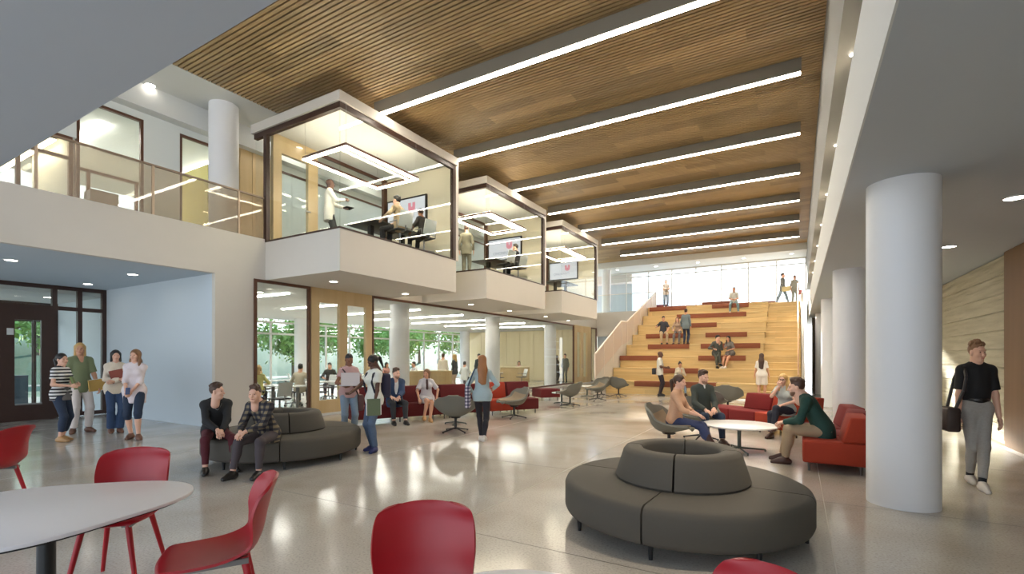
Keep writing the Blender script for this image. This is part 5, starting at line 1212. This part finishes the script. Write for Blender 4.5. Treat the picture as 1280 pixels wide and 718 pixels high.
# -- on and before the tiered seating
x,y = -4.94,20.55; I = person('bald man in white polo and dark trousers standing before the tiered seating', x,y,0, face(x,y,82), 1.86,'m','dark',None, (C('polo',(222,218,206)),.42,.12), ('pants',C('plum_dark',(44,34,40)),.98,.014), bksh, dict(hl=(-.10,.28,1.08),hr=(.12,.28,1.10),hk='grip'),1)
b = held('sling_bag','black bag behind the man in the white polo','bag',I,(.12,-.20,.95)); MB().box(-.06,.06,-.08,.08,-.14,.12).obj('pouch', bksh, b, bevel=.03)
x,y = -4.30,21.30; person('woman in pale cardigan and jeans seated on the lowest tier', x,y,0, face(x,y,14), 1.62,'f','tan',('topbun','black'), (C('cardigan',(200,190,168)),.95,.12), ('pants',denimp,.96), brsh, SIT(.556,lean=.1,hl=(-.03,.22,1.0),hr=(.08,.30,.80),hd=((0,0,1),None),hk='grip',pel=(0,0,.68)),1)
x,y = -1.17,20.6; person('woman with long dark hair in white top and shorts, back turned, at the stair foot', x,y,0, face(x,y,174), 1.76,'f','tan',('verylong','brown'), (C('white_top',(226,218,206)),.36,.04), ('shorts',C('white_shorts',(224,212,200)),.40,.02,.03), flop, dict(hl=(-.25,.06,.84),hr=(.25,.06,.84)),1)
zz = DZ*2
x,y = -3.12,23.30; person('man in grey suit with legs crossed on the third tier', x,y,zz, face(x,y,18), 1.76,'m','fair',('short','black'), (C('grey_suit',(84,86,80)),.97,.14), ('pants',C('grey_suit2',(78,80,72)),.95), bksh, SIT(.556,pel=(0,0,.68),lean=.25,fl=(-.02,.44,.20),knl=(.3,.6,1),fr=(.10,.40,.085),hl=(-.05,.24,1.06),hr=(.2,.3,.86),hyaw=.5,hd=((0,.2,1),None),hk='grip'),1)
x,y = -2.55,23.30; person('woman with long dark hair in grey dress on the third tier beside the suited man', x,y,zz, face(x,y,-32), 1.70,'f','tan',('long','black'), (C('grey_dress',(112,106,100)),.45,.1,'dress'), ('dress',C('grey_dress',(112,106,100)),.6), whsh, SIT(.556,pel=(0,0,.68),lean=.2,fl=(-.12,.56,.085),fr=(.02,.54,.085),hl=(-.14,.34,.80),hr=(-.05,.40,.92),hyaw=.2),1)
zz = DZ*4
x,y = -5.92,25.36; person('man in dark tee and beige trousers seated high on the left of the tiers', x,y,zz, face(x,y,6), 1.72,'m','tan',('short','black'), (C('dark_tee',(58,60,66)),.42,.12), ('pants',C('beige_trousers',(184,162,128)),.9), bksh, SIT(.556,pel=(0,0,.68),lean=.08,hr=(.34,.30,.95),ehr=(.6,-.4,-.6)),1)
x,y = -5.20,25.36; person('woman with light hair in tan jacket seated next to the man in the dark tee', x,y,zz, face(x,y,-10), 1.62,'f','fair',('long','lightbrown'), (C('tan_jacket',(176,150,128)),.97,.14), ('pants',C('grey_slacks',(112,108,106)),.95), brsh, SIT(.556,pel=(0,0,.68),lean=.2),1)
x,y = -4.66,24.55; person('man in denim shirt and jeans standing on the tiers with his back turned', x,y,zz, face(x,y,160), 1.72,'m','tan',('short','brown'), (C('denim_shirt',(112,124,128),noise=.2),.97,.18), ('pants',denimd,.98), brsh, dict(hl=(-.24,.05,.86)),1)
zz = 4.45
x,y = -6.55,28.7; person('person in pale top standing at the landing with folded arms', x,y,zz, face(x,y,4), 1.62,'m','fair',('short','grey'), (C('pale_sweater',(196,186,176)),.97,.14), ('pants',denimp,.98), whsh, dict(hl=(.08,.20,1.12),hr=(-.08,.22,1.14),ehl=(-.9,0,-.5),ehr=(.9,0,-.5),pl=(0,-1,0),pr=(0,-1,0)),1)
x,y = -2.94,28.42; person('person in pale shirt and teal trousers seated at the top of the tiers', x,y,DZ*7, face(x,y,2), 1.68,'m','tan',('short','brown'), (C('pale_shirt',(188,190,182)),.5,.12), ('pants',C('teal_trousers',(110,132,132)),.95), whsh, SIT(.556,pel=(0,0,.68),lean=.2,hl=(-.06,.3,.78),hr=(.06,.3,.78),fl=(-.2,.42,.085),fr=(.2,.42,.085)),1)
x,y = -.70,30.0; I = person('man in grey jacket striding along the landing with a bag', x,y,zz, face(x,y,70), 1.68,'m','fair',('short','brown'), (C('grey_jacket',(116,118,116)),.97,.18), ('pants',denimp,.97), bksh, dict(fl=(-.08,.28,.085),fr=(.08,-.3,.11),hr=(.3,.2,.86)),1)
b = held('satchel','pale yellow satchel of the man striding on the landing','bag',I,(.28,.28,.82)); MB().box(-.05,.05,-.2,.2,-.14,.12).obj('pouch', C('satchel',(198,184,140)), b, bevel=.03)
x,y = -.14,30.3; I = person('person in light grey top walking on the landing with a red bag', x,y,zz, face(x,y,20), 1.56,'m','tan',('short','brown'), (C('light_grey_top',(150,150,142)),.5,.12), ('pants',C('grey_green_trousers',(140,144,136)),.97), whsh, dict(fl=(-.06,.16,.085),fr=(.06,-.2,.10)),1)
b = held('red_bag','small red bag carried by the walker on the landing','bag',I,(-.28,.06,.72)); MB().box(-.05,.05,-.13,.13,-.14,.12).obj('pouch', C('bag_red',(190,110,104)), b, bevel=.03)
# -- meeting rooms
zf = 4.456
x,y = -10.52,8.52; I = person('bald man in white shirt standing with a dark tablet in the nearest meeting room', x,y,zf, face(x,y,96), 1.80,'m','dark',None, (C('white_long_shirt',(222,220,210)),.97,.26), ('pants',blackc,.97), bksh, dict(hl=(-.06,.36,1.06),hr=(.10,.36,1.22),ehl=(-.5,-.4,-.8),ehr=(.5,-.4,-.8),hk='grip'),1)
b = held('tablet','dark tablet in the hand of the man in the white shirt','tablet',I,(-.04,.46,1.06),(0,0,.3)); MB().box(-.13,.13,-.1,.1,-.008,.008).obj('case', blackc, b)
q = math.radians(78)
def rzdir(dx,dy): return math.atan2(-dx,dy)
person('man in tan sweater seated at the table in the nearest meeting room', -8.99,9.50,zf, rzdir(-1,-.1), 1.78,'m','fair',('short','black'), (C('tan_sweater',(168,146,116)),.97,.12), ('pants',blackc,.95), bksh, SIT(.46,lean=.1,hyaw=.1,hl=(-.3,.3,.74),hr=(.2,.34,.74)),1)
person('woman with dark bun in black top seated by the screen in the nearest meeting room', -8.99,10.44,zf, rzdir(-1,.15), 1.66,'f','brown',('bun','black'), (C('black_top',(34,32,34)),.5,.12), ('pants',blackc,.95), bksh, SIT(.46,lean=.15,hyaw=-.3),1)
x,y = -10.05,13.95; person('man in grey suit standing with his back turned in the middle meeting room', x,y,zf, face(x,y,172), 1.80,'m','fair',('short','brown'), (C('warm_grey_suit',(122,118,102)),.97,.2), ('pants',C('warm_grey_trousers',(120,116,100)),.98,.016), bksh, dict(hl=(-.25,.02,.86),hr=(.25,.02,.86)),1)
person('man in dark navy jacket seated before the screen in the middle meeting room', -8.99,15.74,zf, rzdir(-1,-.1), 1.76,'m','fair',('short','black'), (C('navy_jacket',(34,38,46)),.97,.14), ('pants',blackc,.95), bksh, SIT(.46,lean=.12,hyaw=.3),1)
# -- classroom
def seated(l, x, y, ps, sex, tone, hair, col, ptone=(60,60,68)): person(l, x,y,0, face(x,y,ps), 1.74,sex,tone,hair, (C('c_%d_%d_%d' % col, col),.7,.12), ('pants',C('p_%d_%d_%d' % ptone, ptone),.95), bksh, SIT(.475,lean=.12,hl=(-.18,.38,.77),hr=(.18,.38,.77)),0)
def stander(l, x, y, z, ps, sex, tone, hair, col, pc, H=1.75, **k): person(l, x,y,z, face(x,y,ps), H,sex,tone,hair, (C('c_%d_%d_%d' % col, col),.9,.14), ('pants',C('p_%d_%d_%d' % pc, pc),.97), bksh, dict(k),0)
seated('blond woman in yellow green top seated behind the left storefront pane',-14.0,8.75,172,'f','fair',('long','blond'),(196,190,120))
seated('man in beige shirt seated with his back turned beside the double door frame',-14.1,10.25,165,'m','tan',('short','black'),(196,186,164))
seated('man in black cap and hoodie seated facing the hall behind the double door',-16.5,13.4,-6,'m','tan',('short','black'),(44,46,40))
seated('first of three people seated beyond the blond cabinet, from the left',-17.0,17.0,40,'f','tan',('long','black'),(170,120,110))
seated('middle of three people seated beyond the blond cabinet',-16.6,17.5,10,'m','fair',('short','lightbrown'),(200,196,190))
seated('last of three people seated beyond the blond cabinet',-16.0,18.0,-60,'m','tan',('short','black'),(190,186,184))
stander('man in beige shirt and brown shorts standing in the classroom',-14.15,17.8,0,165,'m','tan',('short','brown'),(206,196,178),(80,68,58),1.78)
stander('blond woman in dark blazer standing beside the man in brown shorts',-13.85,18.3,0,-120,'f','fair',('long','blond'),(56,60,64),(186,160,140),1.76)
seated('person in white shirt seated left of the walking woman',-14.7,20.2,160,'m','tan',('short','black'),(214,216,212))
stander('person in dark top standing just behind the walking woman',-14.75,21.6,0,30,'m','tan',('short','black'),(48,54,58),(56,58,66),1.78)
seated('woman in pink top seated behind the far service counter',-14.9,26.2,10,'f','tan',('bob','brown'),(216,186,176))
stander('dark dressed person standing beside the last classroom column',-13.15,28.0,0,60,'f','dark',('long','black'),(62,58,56),(60,58,58),1.74)
stander('person in grey suit standing near the far wooden door',-12.75,28.4,0,-20,'m','tan',('short','brown'),(98,98,88),(96,98,90),1.82)
stander('distant person in blue on the lawn seen through the entrance door',-50,12.2,hill_z(-50,12.2),-60,'m','tan',('short','brown'),(96,110,128),(150,150,150),1.75)
stander('distant dark figure on the lawn beyond the classroom windows',-33.5,41.5,0,20,'m','tan',('short','black'),(60,66,90),(60,62,70),1.75)
stander('second distant figure on the lawn to the right of the first',-35.5,50,0,120,'f','tan',('long','brown'),(90,100,130),(80,90,110),1.7)
